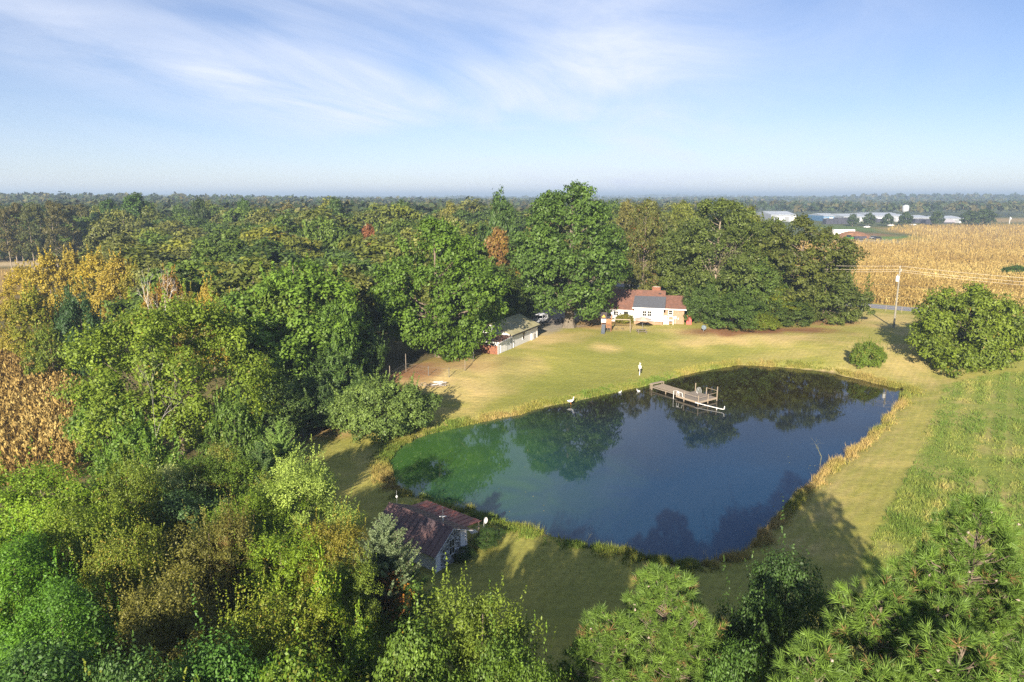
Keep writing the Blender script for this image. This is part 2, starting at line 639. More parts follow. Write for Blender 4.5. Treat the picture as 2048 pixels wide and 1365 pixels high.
# far land
dist = np.hypot(fx, fy)
farc = lerp(g_far, g_mid * 0.8, (fbm(fx / 260.0, fy / 260.0, 3) - 0.52) * 4)
col = np.where(((dist > 430) & ~inside(fx, fy, corn_r))[:, None], farc, col)
for (px, py, rx, ry, c) in [(1752, 475, 22, 26, (0.10, 0.19, 0.03)), (1700, 483, 26, 12, (0.40, 0.33, 0.25)), (1700, 470, 22, 22, (0.24, 0.13, 0.07)), (1690, 458, 30, 50, (0.10, 0.15, 0.04)),
                            (1960, 441, 120, 90, (0.30, 0.22, 0.10)), (20, 526, 30, 14, (0.45, 0.36, 0.22))]:
    x0, y0, _ = P(px, py)
    q = np.hypot((fx - x0) / rx, (fy - y0) / ry)
    col = lerp(col, np.array(c), np.clip((1.15 - q) * 3, 0, 1))
# drive and parking ground by the outbuilding
for (px, py, rx, ry, k) in [(1090, 655, 6, 9, 0.85), (1110, 628, 9, 14, 0.9), (1180, 608, 9, 16, 0.7)]:
    col = lerp(col, g_gravel * (0.75 + 0.5 * nf)[:, None], blob(px, py, rx, ry, 0.8) * k)

nxg, nyg = len(gx), len(gy)
idx = np.arange(nxg * nyg).reshape(nyg, nxg)
faces = np.stack([idx[:-1, :-1], idx[:-1, 1:], idx[1:, 1:], idx[1:, :-1]], -1).reshape(-1, 4)
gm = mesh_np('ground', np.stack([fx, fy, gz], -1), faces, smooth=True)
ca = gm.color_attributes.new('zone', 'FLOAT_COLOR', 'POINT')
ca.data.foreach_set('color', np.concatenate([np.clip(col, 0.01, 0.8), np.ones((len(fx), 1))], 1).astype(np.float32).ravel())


def ground_mat():
    m, t, b = base_mat('ground')
    a = N(t, 'ShaderNodeAttribute', attribute_name='zone')
    tcn = N(t, 'ShaderNodeTexCoord')
    f1 = N(t, 'ShaderNodeTexNoise', Scale=2.2, Detail=6.0, Roughness=0.75)
    L(t, tcn.outputs['Object'], f1.inputs['Vector'])
    mpn = N(t, 'ShaderNodeMapping')
    mpn.inputs['Scale'].default_value = (0.35, 1.6, 1)
    mpn.inputs['Rotation'].default_value = (0, 0, rad(14))
    L(t, tcn.outputs['Object'], mpn.inputs[0])
    f2 = N(t, 'ShaderNodeTexNoise', Scale=0.9, Detail=5.0, Roughness=0.65)
    L(t, mpn.outputs[0], f2.inputs['Vector'])
    f3 = N(t, 'ShaderNodeTexNoise', Scale=9.0, Detail=4.0, Roughness=0.7)
    L(t, tcn.outputs['Object'], f3.inputs['Vector'])
    s = math_node(t, 'ADD', math_node(t, 'MULTIPLY', f1.outputs[0], 0.9), math_node(t, 'MULTIPLY', f2.outputs[0], 0.7))
    s = math_node(t, 'ADD', s, math_node(t, 'MULTIPLY', f3.outputs[0], 0.5))
    s = math_node(t, 'ADD', s, 0.02)
    c = mixc(t, 1.0, a.outputs['Color'], s, 'MULTIPLY')
    c = mixc(t, ramp(t, f2.outputs[0], [(0.5, 0.0), (0.75, 0.4)]), c, mixc(t, 1.0, c, (1.25, 1.08, 0.85), 'MULTIPLY'))
    # faint mower passes
    wv_ = N(t, 'ShaderNodeTexWave', Scale=0.42, Distortion=2.5, Detail=2.0)
    wv_.inputs['Detail Scale'].default_value = 0.3
    m3 = N(t, 'ShaderNodeMapping')
    m3.inputs['Rotation'].default_value = (0, 0, math.pi / 2 - math.atan2(fdir[1], fdir[0]))
    L(t, tcn.outputs['Object'], m3.inputs[0])
    L(t, m3.outputs[0], wv_.inputs['Vector'])
    c = mixc(t, 1.0, c, ramp(t, wv_.outputs['Fac'], [(0.2, 0.965), (0.8, 1.03)]), 'MULTIPLY')
    L(t, c, b.inputs['Base Color'])
    b.inputs['Roughness'].default_value = 0.95
    b.inputs['Specular IOR Level'].default_value = 0.1
    bp = N(t, 'ShaderNodeBump', Strength=0.55, Distance=0.12)
    L(t, f1.outputs[0], bp.inputs['Height'])
    L(t, bp.outputs[0], b.inputs['Normal'])
    return m


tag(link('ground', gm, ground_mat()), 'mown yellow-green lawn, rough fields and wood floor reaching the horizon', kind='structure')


def water_mat():
    m, t, b = base_mat('pond_water')
    tcn = N(t, 'ShaderNodeTexCoord')
    # green algae bloom in the left end, thinning in swirls towards the middle
    ax, ay, _ = P(800, 915, WATER_Z)
    mpn = N(t, 'ShaderNodeMapping')
    mpn.inputs['Location'].default_value = (-ax, -ay, 0)
    L(t, tcn.outputs['Object'], mpn.inputs[0])
    nn = N(t, 'ShaderNodeTexNoise', Scale=0.16, Detail=5.0, Roughness=0.6, Distortion=1.6)
    L(t, tcn.outputs['Object'], nn.inputs['Vector'])
    ln = N(t, 'ShaderNodeVectorMath', operation='LENGTH')
    L(t, mpn.outputs[0], ln.inputs[0])
    dd = math_node(t, 'ADD', ln.outputs['Value'], math_node(t, 'MULTIPLY', math_node(t, 'SUBTRACT', nn.outputs[0], 0.5), 14.0))
    alg = ramp(t, math_node(t, 'DIVIDE', dd, 27.0), [(0.18, 1.0), (0.5, 0.62), (0.68, 0.25), (0.95, 0.0)])
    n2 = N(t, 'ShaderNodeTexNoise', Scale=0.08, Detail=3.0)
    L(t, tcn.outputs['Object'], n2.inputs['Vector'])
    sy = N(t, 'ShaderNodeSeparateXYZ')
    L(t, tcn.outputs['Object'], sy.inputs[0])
    # murk with reflections painted in: trees' brown towards the far bank, sky blue nearer
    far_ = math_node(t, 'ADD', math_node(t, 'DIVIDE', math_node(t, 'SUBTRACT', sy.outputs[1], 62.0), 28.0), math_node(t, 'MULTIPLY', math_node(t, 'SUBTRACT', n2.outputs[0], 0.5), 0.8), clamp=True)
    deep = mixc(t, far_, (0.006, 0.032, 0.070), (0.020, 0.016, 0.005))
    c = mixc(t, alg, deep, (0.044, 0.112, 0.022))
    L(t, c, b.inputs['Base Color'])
    b.inputs['Roughness'].default_value = 0.02
    b.inputs['IOR'].default_value = 1.333
    b.inputs['Specular IOR Level'].default_value = 0.95
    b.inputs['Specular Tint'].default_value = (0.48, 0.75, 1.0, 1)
    m2 = N(t, 'ShaderNodeMapping')
    m2.inputs['Scale'].default_value = (0.6, 1.4, 1)
    L(t, tcn.outputs['Object'], m2.inputs[0])
    w = N(t, 'ShaderNodeTexNoise', Scale=1.5, Detail=3.0, Roughness=0.55)
    L(t, m2.outputs[0], w.inputs['Vector'])
    calm = N(t, 'ShaderNodeTexNoise', Scale=0.05, Detail=2.0)
    L(t, tcn.outputs['Object'], calm.inputs['Vector'])
    st = ramp(t, calm.outputs[0], [(0.42, 0.008), (0.68, 0.05)])
    bp = N(t, 'ShaderNodeBump', Distance=0.06)
    L(t, st, bp.inputs['Strength'])
    L(t, w.outputs[0], bp.inputs['Height'])
    L(t, bp.outputs[0], b.inputs['Normal'])
    return m


pc = pond_s.mean(0)
outer = pond_s + norm(pond_s - pc) * 0.8
wv = np.concatenate([[[pc[0], pc[1], WATER_Z]], np.concatenate([outer, np.full((len(outer), 1), WATER_Z)], 1)])
nO = len(outer)
wf = np.array([(0, 1 + i, 1 + (i + 1) % nO) for i in range(nO)])
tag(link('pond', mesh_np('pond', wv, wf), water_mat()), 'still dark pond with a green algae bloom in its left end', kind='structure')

# ------------------------------------------------------------------ road
road_mat = mat('asphalt', (0.23, 0.23, 0.25), 0.85, 0.12, 1.5, bump=0.1)
rd = np.array((26.0, -19.0)) / math.hypot(26, 19)
rn = np.array((-rd[1], rd[0]))
r0 = np.array(P(1765, 614.5)[:2])
pa, pb = r0 - rd * 420, r0 + rd * 260
mbr = MB()
nseg = 40
for i in range(nseg):
    s0, s1 = pa + (pb - pa) * i / nseg, pa + (pb - pa) * (i + 1) / nseg
    b = len(mbr.v)
    for s_ in (s0, s1):
        mbr.v += [(*(s_ - rn * 3.3), 0.03), (*(s_ + rn * 3.3), 0.03)]
    mbr.f.append((b, b + 2, b + 3, b + 1))
tag(mbr.build('road', road_mat), 'grey two-lane country road along the corn field', kind='structure')
mk = MB()
for o_, w_ in ((-0.12, 0.1), (0.12, 0.1), (-3.0, 0.11), (3.0, 0.11)):
    b = len(mk.v)
    for s_ in (pa, pb):
        mk.v += [(*(s_ + rn * (o_ - w_ / 2)), 0.036), (*(s_ + rn * (o_ + w_ / 2)), 0.036)]
    mk.f.append((b, b + 2, b + 3, b + 1))
tag(mk.build('road_markings', mat('road_paint', (0.62, 0.58, 0.42), 0.7)), 'worn painted lines on the road', kind='structure')

# ------------------------------------------------------------------ grass, weeds, corn (uncountable)


def blades(pos, h, w, k, seed, lean=0.45, tone=None):
    """k thin bent triangles at every point"""
    r = rng(seed)
    n = len(pos)
    p = np.repeat(pos, k, 0)
    hh = np.repeat(h, k) * r.uniform(0.55, 1.15, n * k)
    p = p + np.stack([r.normal(0, 1, n * k) * w * 2.2, r.normal(0, 1, n * k) * w * 2.2, np.zeros(n * k)], -1)
    th = r.uniform(0, 2 * math.pi, n * k)
    d = np.stack([np.cos(th), np.sin(th), np.zeros(n * k)], -1)
    ph = r.uniform(0, 2 * math.pi, n * k)
    ln = np.stack([np.cos(ph), np.sin(ph), np.zeros(n * k)], -1) * (hh * r.uniform(0.1, lean, n * k))[:, None]
    tip = p + ln + np.array([0, 0, 1.0]) * hh[:, None]
    ww = (w * r.uniform(0.6, 1.3, n * k))[:, None] if np.isscalar(w) else np.repeat(w, k)[:, None]
    v = np.stack([p - d * ww, p + d * ww, tip], 1).reshape(-1, 3)
    f = np.arange(3 * n * k).reshape(-1, 3)
    tn = np.repeat(tone if tone is not None else r.random(n), k)
    return v, f, r.random(n * k), np.clip(tn + r.normal(0, 0.12, n * k), 0, 1)


def stuff(name, parts, m, label, kind='stuff', parent=None):
    vs, fs, rs, ts, o = [], [], [], [], 0
    for v, f, r_, t_ in parts:
        vs.append(v)
        fs.append(f + o)
        o += len(v)
        rs.append(r_)
        ts.append(t_)
    me = mesh_np(name, np.concatenate(vs), np.concatenate(fs), {'rnd': np.concatenate(rs), 'tone': np.concatenate(ts)})
    return tag(link(name, me, m, parent), label, kind=kind)


M_grass = tuft_mat('bank_grass', (0.15, 0.23, 0.035), (0.31, 0.29, 0.06), (0.48, 0.35, 0.13))
M_weed = tuft_mat('field_grass', (0.135, 0.215, 0.034), (0.260, 0.305, 0.060), (0.44, 0.38, 0.12))
M_corn = tuft_mat('dry_corn', (0.285, 0.190, 0.060), (0.42, 0.300, 0.092), (0.54, 0.42, 0.155), 0.3)

# bank grass: a band round the whole pond, taller and greener at the far side, dry and pale at the right
r = rng(11)
n = 30000
k = r.integers(0, len(pond_s), n)
tt = r.random(n)[:, None]
base = pond_s[k] * (1 - tt) + pond_s[(k + 1) % len(pond_s)] * tt
seg = norm(pond_s[(k + 1) % len(pond_s)] - pond_s[k])
nor = np.stack([seg[:, 1], -seg[:, 0]], -1)
test = sdf(base[:, 0] + nor[:, 0], base[:, 1] + nor[:, 1], pond)
nor = nor * np.sign(test)[:, None]
wid = 1.25 + 1.1 * fbm(base[:, 0] / 6.0, base[:, 1] / 6.0, 2)
off = np.abs(r.normal(0.15, 0.55, n)) * wid
q = base + nor * off[:, None]
sdq = np.zeros(n) + off
gzq = np.clip((np.clip(off / 1.5, -1, 1) - 1) * 0.34, -0.5, 0) + gh(q[:, 0], q[:, 1])
lush = fbm(q[:, 0] / 5.0 + 3, q[:, 1] / 5.0, 3)
hgt = (0.16 + 0.5 * np.clip(lush - 0.35, 0, 1) + 0.28 * r.random(n) ** 3) * np.clip(1.4 - off / 3.0, 0.3, 1)
tone = np.clip(0.35 + (fbm(q[:, 0] / 7.0, q[:, 1] / 7.0 + 5, 3) - 0.5) * 1.8 + np.where(q[:, 0] > 14, 0.3, 0.0) * (q[:, 1] < 75), 0, 1)
dry_side = np.clip((q[:, 0] - 11) / 8.0, 0, 1) * (q[:, 1] < 89)
off_ = off * (1 - 0.45 * dry_side)
q = base + nor * off_[:, None]
hgt = hgt * (1 + 0.15 * dry_side) + 0.06 * dry_side
tone = np.clip(tone + 0.14 * dry_side, 0, 1)
keep = r.random(n) < np.clip((fbm(q[:, 0] / 2.2 + 7, q[:, 1] / 2.2, 3) - 0.34) * 5.0, 0.06, 1)
q, gzq, hgt, tone = q[keep], gzq[keep], hgt[keep], tone[keep]
hgt = hgt * (0.7 + 0.9 * (fbm(q[:, 0] / 1.6, q[:, 1] / 1.6 + 4, 2)))
stuff('bank_grass', [blades(np.stack([q[:, 0], q[:, 1], gzq], -1), hgt * 1.15, 0.026, 5, 12, 0.6, tone)], M_grass, 'tall uncut grass round the edge of the pond')

# leaves and scum flecks floating at the green end and along the edges
r = rng(31)
cand = np.stack([r.uniform(-16, 50, 9000), r.uniform(44, 108, 9000)], -1)
sdc = sdf(cand[:, 0], cand[:, 1], pond_s)
axy = np.array(P(800, 925, WATER_Z)[:2])
pr = np.clip(0.9 - np.hypot(*(cand - axy).T) / 22.0, 0, 1) * 0.5 + np.clip(1 + sdc / 2.0, 0, 1) * 0.8 + 0.01
keep = (sdc < -0.25) & (r.random(9000) < pr * np.clip((fbm(cand[:, 0] / 3.0, cand[:, 1] / 3.0, 3) - 0.4) * 5, 0, 1))
cand = cand[keep]
ps_ = np.concatenate([cand, np.full((len(cand), 1), WATER_Z + 0.012)], 1)
th = r.uniform(0, 6.283, len(ps_))
e1 = np.stack([np.cos(th), np.sin(th), 0 * th], -1) * (r.uniform(0.03, 0.09, len(ps_)))[:, None]
e2 = np.stack([-e1[:, 1], e1[:, 0], 0 * th], -1) * 0.7
fv = np.stack([ps_ - e1, ps_ + e2, ps_ + e1, ps_ - e2], 1).reshape(-1, 3)
fl_ = mesh_np('floating_leaves', fv, np.arange(len(fv)).reshape(-1, 4), {'rnd': r.random(len(ps_)), 'tone': r.random(len(ps_))})
tag(link('floating_leaves', fl_, tuft_mat('floating_leaf', (0.10, 0.16, 0.04), (0.26, 0.26, 0.10), (0.40, 0.36, 0.22), 0.05)), 'leaves and scum flecks floating on the green end of the pond', kind='stuff')

# a lighter, lower scatter that ties the band to the mown lawn
r = rng(13)
n = 30000
cand = np.stack([r.uniform(-30, 80, n), r.uniform(32, 120, n)], -1)
sdc = sdf(cand[:, 0], cand[:, 1], pond)
keep = (sdc > 0.6) & (r.random(n) < np.clip(1.1 - sdc / 9.0, 0.05, 1))
cand = cand[keep]
tone = np.clip(0.45 + (fbm(cand[:, 0] / 6.0, cand[:, 1] / 6.0, 3) - 0.5) * 1.6, 0, 1)
stuff('lawn_grass', [blades(np.concatenate([cand, gh(cand[:, 0], cand[:, 1])[:, None] - 0.02], 1), 0.09 + 0.1 * r.random(len(cand)), 0.02, 3, 14, 0.9, tone)], M_grass, 'short lawn grass between the pond edge and the yard')

# rough field on the right
r = rng(15)
n = 170000
fx0, fx1 = 18, 130
cand = np.stack([r.uniform(fx0, fx1, n), r.uniform(24, 104, n)], -1)
keep = inside(cand[:, 0], cand[:, 1], field_w) & (np.abs(cand[:, 0] / cand[:, 1]) < 1.15)
cand = cand[keep]
keep = r.random(len(cand)) < np.clip(40.0 / cand[:, 1], 0, 1) ** 0.7
cand = cand[keep]
rcq, raq = row_coord(cand[:, 0], cand[:, 1])
rowq = 0.5 + 0.5 * np.sin(rcq * 2 * math.pi / 2.6 + 2.4 * (fbm(raq / 9.0, rcq / 9.0, 2) - 0.5))
pat = fbm(cand[:, 0] / 3.0, cand[:, 1] / 3.0, 3)
track = (np.abs(rcq - 6.3) < 0.35) | (np.abs(rcq - 8.2) < 0.35) | (np.abs((rcq - 15)) < 0.4)
cross = np.abs(dist_poly(cand[:, 0], cand[:, 1], [P(1905, 805)[:2], P(1960, 815)[:2], P(2300, 900)[:2]], False)) < 1.0
keep = ~(track & (r.random(len(cand)) < 0.85)) & ~cross
hq = np.clip(0.10 + 0.55 * np.clip(pat - 0.36, 0, 1) * 1.6 + 0.12 * r.random(len(cand)) - 0.05 * rowq, 0.06, 0.6)
tq = np.clip(0.30 + (rowq - 0.5) * 0.4 + (fbm(cand[:, 0] / 4.0 + 8, cand[:, 1] / 4.0, 3) - 0.5) * 1.9, 0, 1)
stuff('field_weeds', [blades(np.concatenate([cand[keep], gh(cand[keep][:, 0], cand[keep][:, 1])[:, None] - 0.02], 1), hq[keep], 0.028, 5, 16, 0.8, tq[keep])], M_weed, 'weedy grass growing in rows over the right-hand field')


def corn(pos, seed, hscale=1.0, nleaf=5, wscale=None):
    r = rng(seed)
    n = len(pos)
    ws = np.ones(n) if wscale is None else wscale
    h = r.uniform(1.7, 2.5, n) * hscale
    tone = np.clip(0.5 + (fbm(pos[:, 0] / 12.0, pos[:, 1] / 12.0, 3) - 0.5) * 1.4 + r.normal(0, 0.18, n), 0, 1)
    parts = []
    th = r.uniform(0, 2 * math.pi, n)
    d = np.stack([np.cos(th), np.sin(th), np.zeros(n)], -1)
    top = pos + np.stack([r.normal(0, 0.12, n), r.normal(0, 0.12, n), h], -1)
    ww = (0.035 * ws)[:, None]
    v = np.stack([pos - d * ww, pos + d * ww, top], 1).reshape(-1, 3)
    parts.append((v, np.arange(3 * n).reshape(-1, 3), r.random(n), tone))
    for k in range(nleaf):
        zf = r.uniform(0.25, 0.9, n)
        a = pos + (top - pos) * zf[:, None]
        th = r.uniform(0, 2 * math.pi, n)
        d = np.stack([np.cos(th), np.sin(th), np.zeros(n)], -1)
        s = np.stack([-np.sin(th), np.cos(th), np.zeros(n)], -1)
        ln = r.uniform(0.45, 0.8, n)[:, None]
        wl = (0.034 * ws * r.uniform(0.7, 1.3, n))[:, None]
        mid = a + d * ln * 0.30 + np.array([0, 0, 1.0]) * (ln * r.uniform(0.15, 0.5, n)[:, None])
        tip = a + d * ln * 0.48 - np.array([0, 0, 1.0]) * (ln * r.uniform(0.0, 0.75, n)[:, None])
        v = np.stack([a, mid - s * wl, tip, mid + s * wl], 1).reshape(-1, 3)
        parts.append((v, np.concatenate([np.array([[0, 1, 2], [0, 2, 3]]) + 4 * i for i in range(n)]) if n < 1 else
                      (np.array([[0, 1, 2], [0, 2, 3]])[None] + 4 * np.arange(n)[:, None, None]).reshape(-1, 3), r.random(2 * n), np.repeat(np.clip(tone + r.normal(0, 0.15, n), 0, 1), 2)))
    return parts


r = rng(21)
rows_ = []
for i in range(-72, 96):
    xs = np.arange(0, 90, 0.42)
    # rows bend gently as they run away from the camera
    bx = -62 + i * 0.80 + 0.0022 * (xs - 20) ** 2 - 0.18 * xs
    rows_.append(np.stack([bx + r.normal(0, 0.08, len(xs)), 46 + xs + r.normal(0, 0.1, len(xs))], -1))
cp_ = np.concatenate(rows_)
cp_ = cp_[inside(cp_[:, 0], cp_[:, 1], corn_l) & (cp_[:, 0] / cp_[:, 1] > -0.95)]
cp_ = cp_[r.random(len(cp_)) < 0.85]
stuff('corn_stand', corn(np.concatenate([cp_, gh(cp_[:, 0], cp_[:, 1])[:, None]], 1), 22, 1.0, 10), M_corn, 'dry tan corn standing in rows left of the sweetgum')
r = rng(23)
pts = []
for poly, n in ((corn_far_l, 3000), (corn_r, 60000)):
    pl = np.array(poly)
    yy = 1.0 / r.uniform(1.0 / pl[:, 1].max(), 1.0 / pl[:, 1].min(), n * 3)
    # ever fewer plants with distance
    xx = r.uniform(-0.9, 1.0, n * 3) * yy
    m_ = inside(xx, yy, poly)
    pts.append(np.stack([xx[m_], yy[m_]], -1)[:n])
q = np.concatenate(pts)
thin = fbm(q[:, 0] / 30.0, q[:, 1] / 14.0, 3)
q = q[r.random(len(q)) < np.clip(1.6 - thin, 0.55, 1)]
stuff('corn_field', corn(np.concatenate([q, np.zeros((len(q), 1))], 1), 24, 1.0, 3, np.clip(q[:, 1] / 110.0, 1.3, 5.0)), M_corn, 'wide field of ripe golden corn beyond the road')

# ------------------------------------------------------------------ trees
ENV = {
    'dome': lambda t: np.where(t > 0.32, np.sqrt(np.clip(1 - np.clip((t - 0.32) / 0.68, 0, 1) ** 2.3, 0, 1)), 0.62 + 0.38 * np.clip(t / 0.32, 0, 1) ** 0.7),
    'cone': lambda t: np.clip(1 - t, 0, 1) ** 0.72 * (0.75 + 0.25 * np.clip(t / 0.15, 0, 1)),
    'ovoid': lambda t: np.sin(np.pi * np.clip(t * 0.84 + 0.14, 0, 1)) ** 0.75,
    'bush': lambda t: np.sqrt(np.clip(1 - t ** 2.1, 0, 1)) * (0.86 + 0.14 * np.clip(t / 0.25, 0, 1)),
    'open': lambda t: np.clip(np.sin(np.pi * np.clip(t * 0.8 + 0.17, 0, 1)), 0, 1) ** 0.55,
}


def rdir(r, n):
    return norm(r.normal(0, 1, (n, 3)))


def leaf_quads(p, nr, ln, wd, r):
    n = len(p)
    t = norm(np.cross(nr, rdir(r, n)))
    b = np.cross(nr, t)
    ln = np.broadcast_to(ln, (n,))[:, None] * r.uniform(0.65, 1.25, n)[:, None]
    wd = np.broadcast_to(wd, (n,))[:, None] * r.uniform(0.7, 1.2, n)[:, None]
    v = np.stack([p - t * ln * 0.5, p + b * wd * 0.5 - nr * ln * 0.10 - t * ln * 0.05, p + t * ln * 0.5 - nr * ln * 0.18, p - b * wd * 0.5 - nr * ln * 0.10 - t * ln * 0.05], 1)
    return v.reshape(-1, 3)


def crown_arrays(seed, Rr, Z0, H, env, ncl, cr, nsub, nlf, Lf, Wf, notch=None, shoots=0, fill=0.12, asym=0.2, upb=0.35, flat=0.8, inner=0.45):
    r = rng(seed)
    # clump centres over the envelope, most of them near its outside
    t = r.random(ncl * 4)
    w = ENV[env](t) + 0.12
    t = t[r.random(len(t)) < w / w.max()][:ncl]
    n = len(t)
    th = np.arange(n) * 2.39996 + r.normal(0, 0.5, n)
    ph = r.uniform(0, 6.28, 3)
    lob = 1 + asym * np.sin(2 * th + ph[0] + 2 * t) + asym * 0.7 * np.sin(3 * th + ph[1] + 5 * t) + asym * 0.5 * np.sin(5 * th + ph[2] - 7 * t)
    rad_ = np.maximum(ENV[env](t) * Rr * lob * np.sqrt(r.uniform(inner, 1.0, n)) - cr * 0.55, 0.0)
    ce = np.stack([np.cos(th) * rad_, np.sin(th) * rad_, Z0 + cr * 0.5 + t * (H - Z0 - cr * 1.3)], -1)
    if notch:
        gone = (np.abs(ce[:, 0]) < notch[0]) & (ce[:, 1] < 2.0) & (ce[:, 2] < notch[1])
        ce = ce[~gone]
        n = len(ce)
    crs = cr * r.uniform(0.6, 1.3, n)
    mid = np.array([0, 0, Z0 + 0.35 * (H - Z0)])
    out = norm(ce - mid)
    # sprays on every clump
    ns = n * nsub
    d = norm(rdir(r, ns) + np.repeat(out, nsub, 0) * 0.55 + np.array([0, 0, upb]))
    sc = np.repeat(ce, nsub, 0) + d * np.repeat(crs, nsub)[:, None] * np.array([1, 1, flat]) * r.uniform(0.6, 1.05, ns)[:, None]
    sr = np.repeat(crs, nsub) * 0.42 * r.uniform(0.7, 1.3, ns)
    stone = np.clip(np.repeat(r.random(n), nsub) * 0.6 + r.random(ns) * 0.4, 0, 1)
    nl = ns * nlf
    ld = rdir(r, nl)
    lp = np.repeat(sc, nlf, 0) + ld * np.repeat(sr, nlf)[:, None] * (r.random(nl) ** 0.45)[:, None] * np.array([1, 1, 0.8])
    so = np.repeat(d, nlf, 0)
    nr = norm(ld * 0.55 + so * 0.75 + np.array([0, 0, 0.35]) + r.normal(0, 0.42, (nl, 3)))
    tone = np.repeat(stone, nlf)
    if fill:
        nf_ = int(nl * fill)
        j = r.integers(0, n, nf_)
        fp = ce[j] * np.array([0.8, 0.8, 1]) + rdir(r, nf_) * crs[j][:, None] * 0.8
        lp = np.concatenate([lp, fp])
        nr = np.concatenate([nr, norm(r.normal(0, 1, (nf_, 3)) + np.array([0, 0, 0.6]))])
        tone = np.concatenate([tone, r.random(nf_) * 0.5])
    if shoots:
        # upright young shoots that break the outline
        top = ce[:, 2] > Z0 + 0.35 * (H - Z0)
        c_ = ce[top]
        j = r.integers(0, len(c_), shoots)
        st = c_[j] + rdir(r, shoots) * cr * 0.7 + np.array([0, 0, cr * 0.6])
        sd_ = norm(np.array([0, 0, 1.0]) + r.normal(0, 0.22, (shoots, 3)) + norm(c_[j] - mid) * 0.3)
        ln = r.uniform(0.5, 1.25, shoots) * cr * (1.4 if cr < 1.3 else 0.8)
        m_ = 26
        k = np.tile(np.linspace(0, 1, m_), shoots)
        pp = np.repeat(st, m_, 0) + np.repeat(sd_, m_, 0) * (k * np.repeat(ln, m_))[:, None]
        o_ = rdir(r, len(pp))
        pp = pp + o_ * (0.20 * cr * (1.1 - k))[:, None]
        lp = np.concatenate([lp, pp])
        nr = np.concatenate([nr, norm(o_ + np.array([0, 0, 0.7]) + r.normal(0, 0.3, pp.shape))])
        tone = np.concatenate([tone, np.clip(np.repeat(r.random(shoots), m_) * 0.4 + 0.6 * k, 0, 1)])
    v = leaf_quads(lp, nr, Lf, Wf, r)
    f = np.arange(len(v)).reshape(-1, 4)
    return v, f, r.random(len(lp)), tone, ce


def trunk_mesh(name, seed, r0, H, targets, lean=0.04, sides=7, first=0.25, flare=1.5):
    """tapered trunk with curved limbs reaching towards the leaf clumps, one mesh"""
    r = rng(seed)
    mb = MB()
    n = 7
    wob = np.cumsum(r.normal(0, lean, (n, 2)), 0) * H * 0.12
    pts = [(wob[i, 0] * i / n, wob[i, 1] * i / n, H * 0.9 * i / (n - 1)) for i in range(n)]
    rs = [r0 * flare] + [r0 * (1 - 0.85 * i / (n - 1)) for i in range(1, n)]
    pts.insert(1, (pts[0][0] * 0.5 + pts[1][0] * 0.05, 0, H * 0.035))
    rs.insert(1, r0 * 1.08)
    pts[0] = (pts[0][0], pts[0][1], -0.15)
    mb.tube(pts, rs, sides)
    for tg in targets:
        tg = np.array(tg)
        rr = math.hypot(tg[0], tg[1])
        zs = max(first * H, min(0.8 * H, tg[2] - rr * 0.75))
        fr = zs / (H * 0.9) * (n - 1)
        i = int(min(max(fr, 0), n - 2))
        a0_ = np.array([wob[i, 0] * i / n, wob[i, 1] * i / n, zs])
        rb = max(r0 * (1 - 0.85 * fr / (n - 1)) * 0.5, 0.02)
        m1 = a0_ * 0.55 + tg * 0.45 + np.array([0, 0, -0.08 * rr]) + r.normal(0, 0.04, 3) * rr
        m2 = a0_ * 0.2 + tg * 0.8 + np.array([0, 0, -0.02 * rr]) + r.normal(0, 0.04, 3) * rr
        mb.tube([a0_, m1, m2, tg], [rb, rb * 0.66, rb * 0.4, rb * 0.15], 5, cap=False)
    return mb.mesh(name)


PROTO = {}
M_weed_grey = mat('grey_twig', (0.30, 0.28, 0.25), 0.85, 0.2, 6)
M_weed_stem = mat('weed_stem', (0.24, 0.23, 0.09), 0.8, 0.2, 5)


def PYg(px, py, Y):
    x, y, z = PY(px, py, warp(px, py, Y))
    return x, y, z - float(gh(x, y))


M_bark_oak = mat('oak_bark', (0.155, 0.13, 0.095), 0.9, 0.4, 4.0, bump=0.5, stretch=(1, 1, 0.25))


def proto(key, seed, Rr, Z0, H, env, ncl, cr, nsub, nlf, Lf, Wf, r0=0.2, mat_=None, bark=None, limbs=12, flare=1.5, first=0.25, **kw):
    v, f, rn_, tn, ce = crown_arrays(seed, Rr, Z0, H, env, ncl, cr, nsub, nlf, Lf, Wf, **kw)
    cm = mesh_np('crown', v, f, {'rnd': rn_, 'tone': tn})
    cm.materials.append(mat_ or M_leaf)
    r = rng(seed + 500)
    sel = ce[r.choice(len(ce), min(limbs, len(ce)), replace=False)]
    tm = trunk_mesh('trunk', seed + 900, r0, H, sel, flare=flare, first=first)
    tm.materials.append(bark or M_bark)
    PROTO[key] = (cm, tm, Rr, H)


# near trees (leaf by leaf), middle distance, and the wood
proto('near_round', 31, 4.0, 1.0, 10, 'dome', 84, 1.25, 9, 76, 0.15, 0.085, 0.16, shoots=80, asym=0.22)
proto('near_shoots', 32, 3.6, 0.8, 10, 'dome', 76, 1.1, 9, 62, 0.14, 0.07, 0.14, shoots=110, asym=0.2)
proto('near_fine', 33, 4.0, 0.8, 9, 'dome', 84, 1.15, 9, 62, 0.13, 0.07, 0.14, shoots=170, asym=0.26, fill=0.2)
proto('near_bushy', 34, 3.6, 0.2, 7.5, 'dome', 74, 1.1, 9, 62, 0.145, 0.085, 0.12, shoots=14, asym=0.2)
proto('near_vine', 35, 3.0, 0.1, 9, 'cone', 62, 0.95, 10, 56, 0.18, 0.11, 0.14, shoots=50, asym=0.25)
proto('mid_gum', 41, 8.5, 1.2, 16, 'dome', 120, 1.8, 11, 34, 0.31, 0.19, 0.3, asym=0.2, shoots=90)
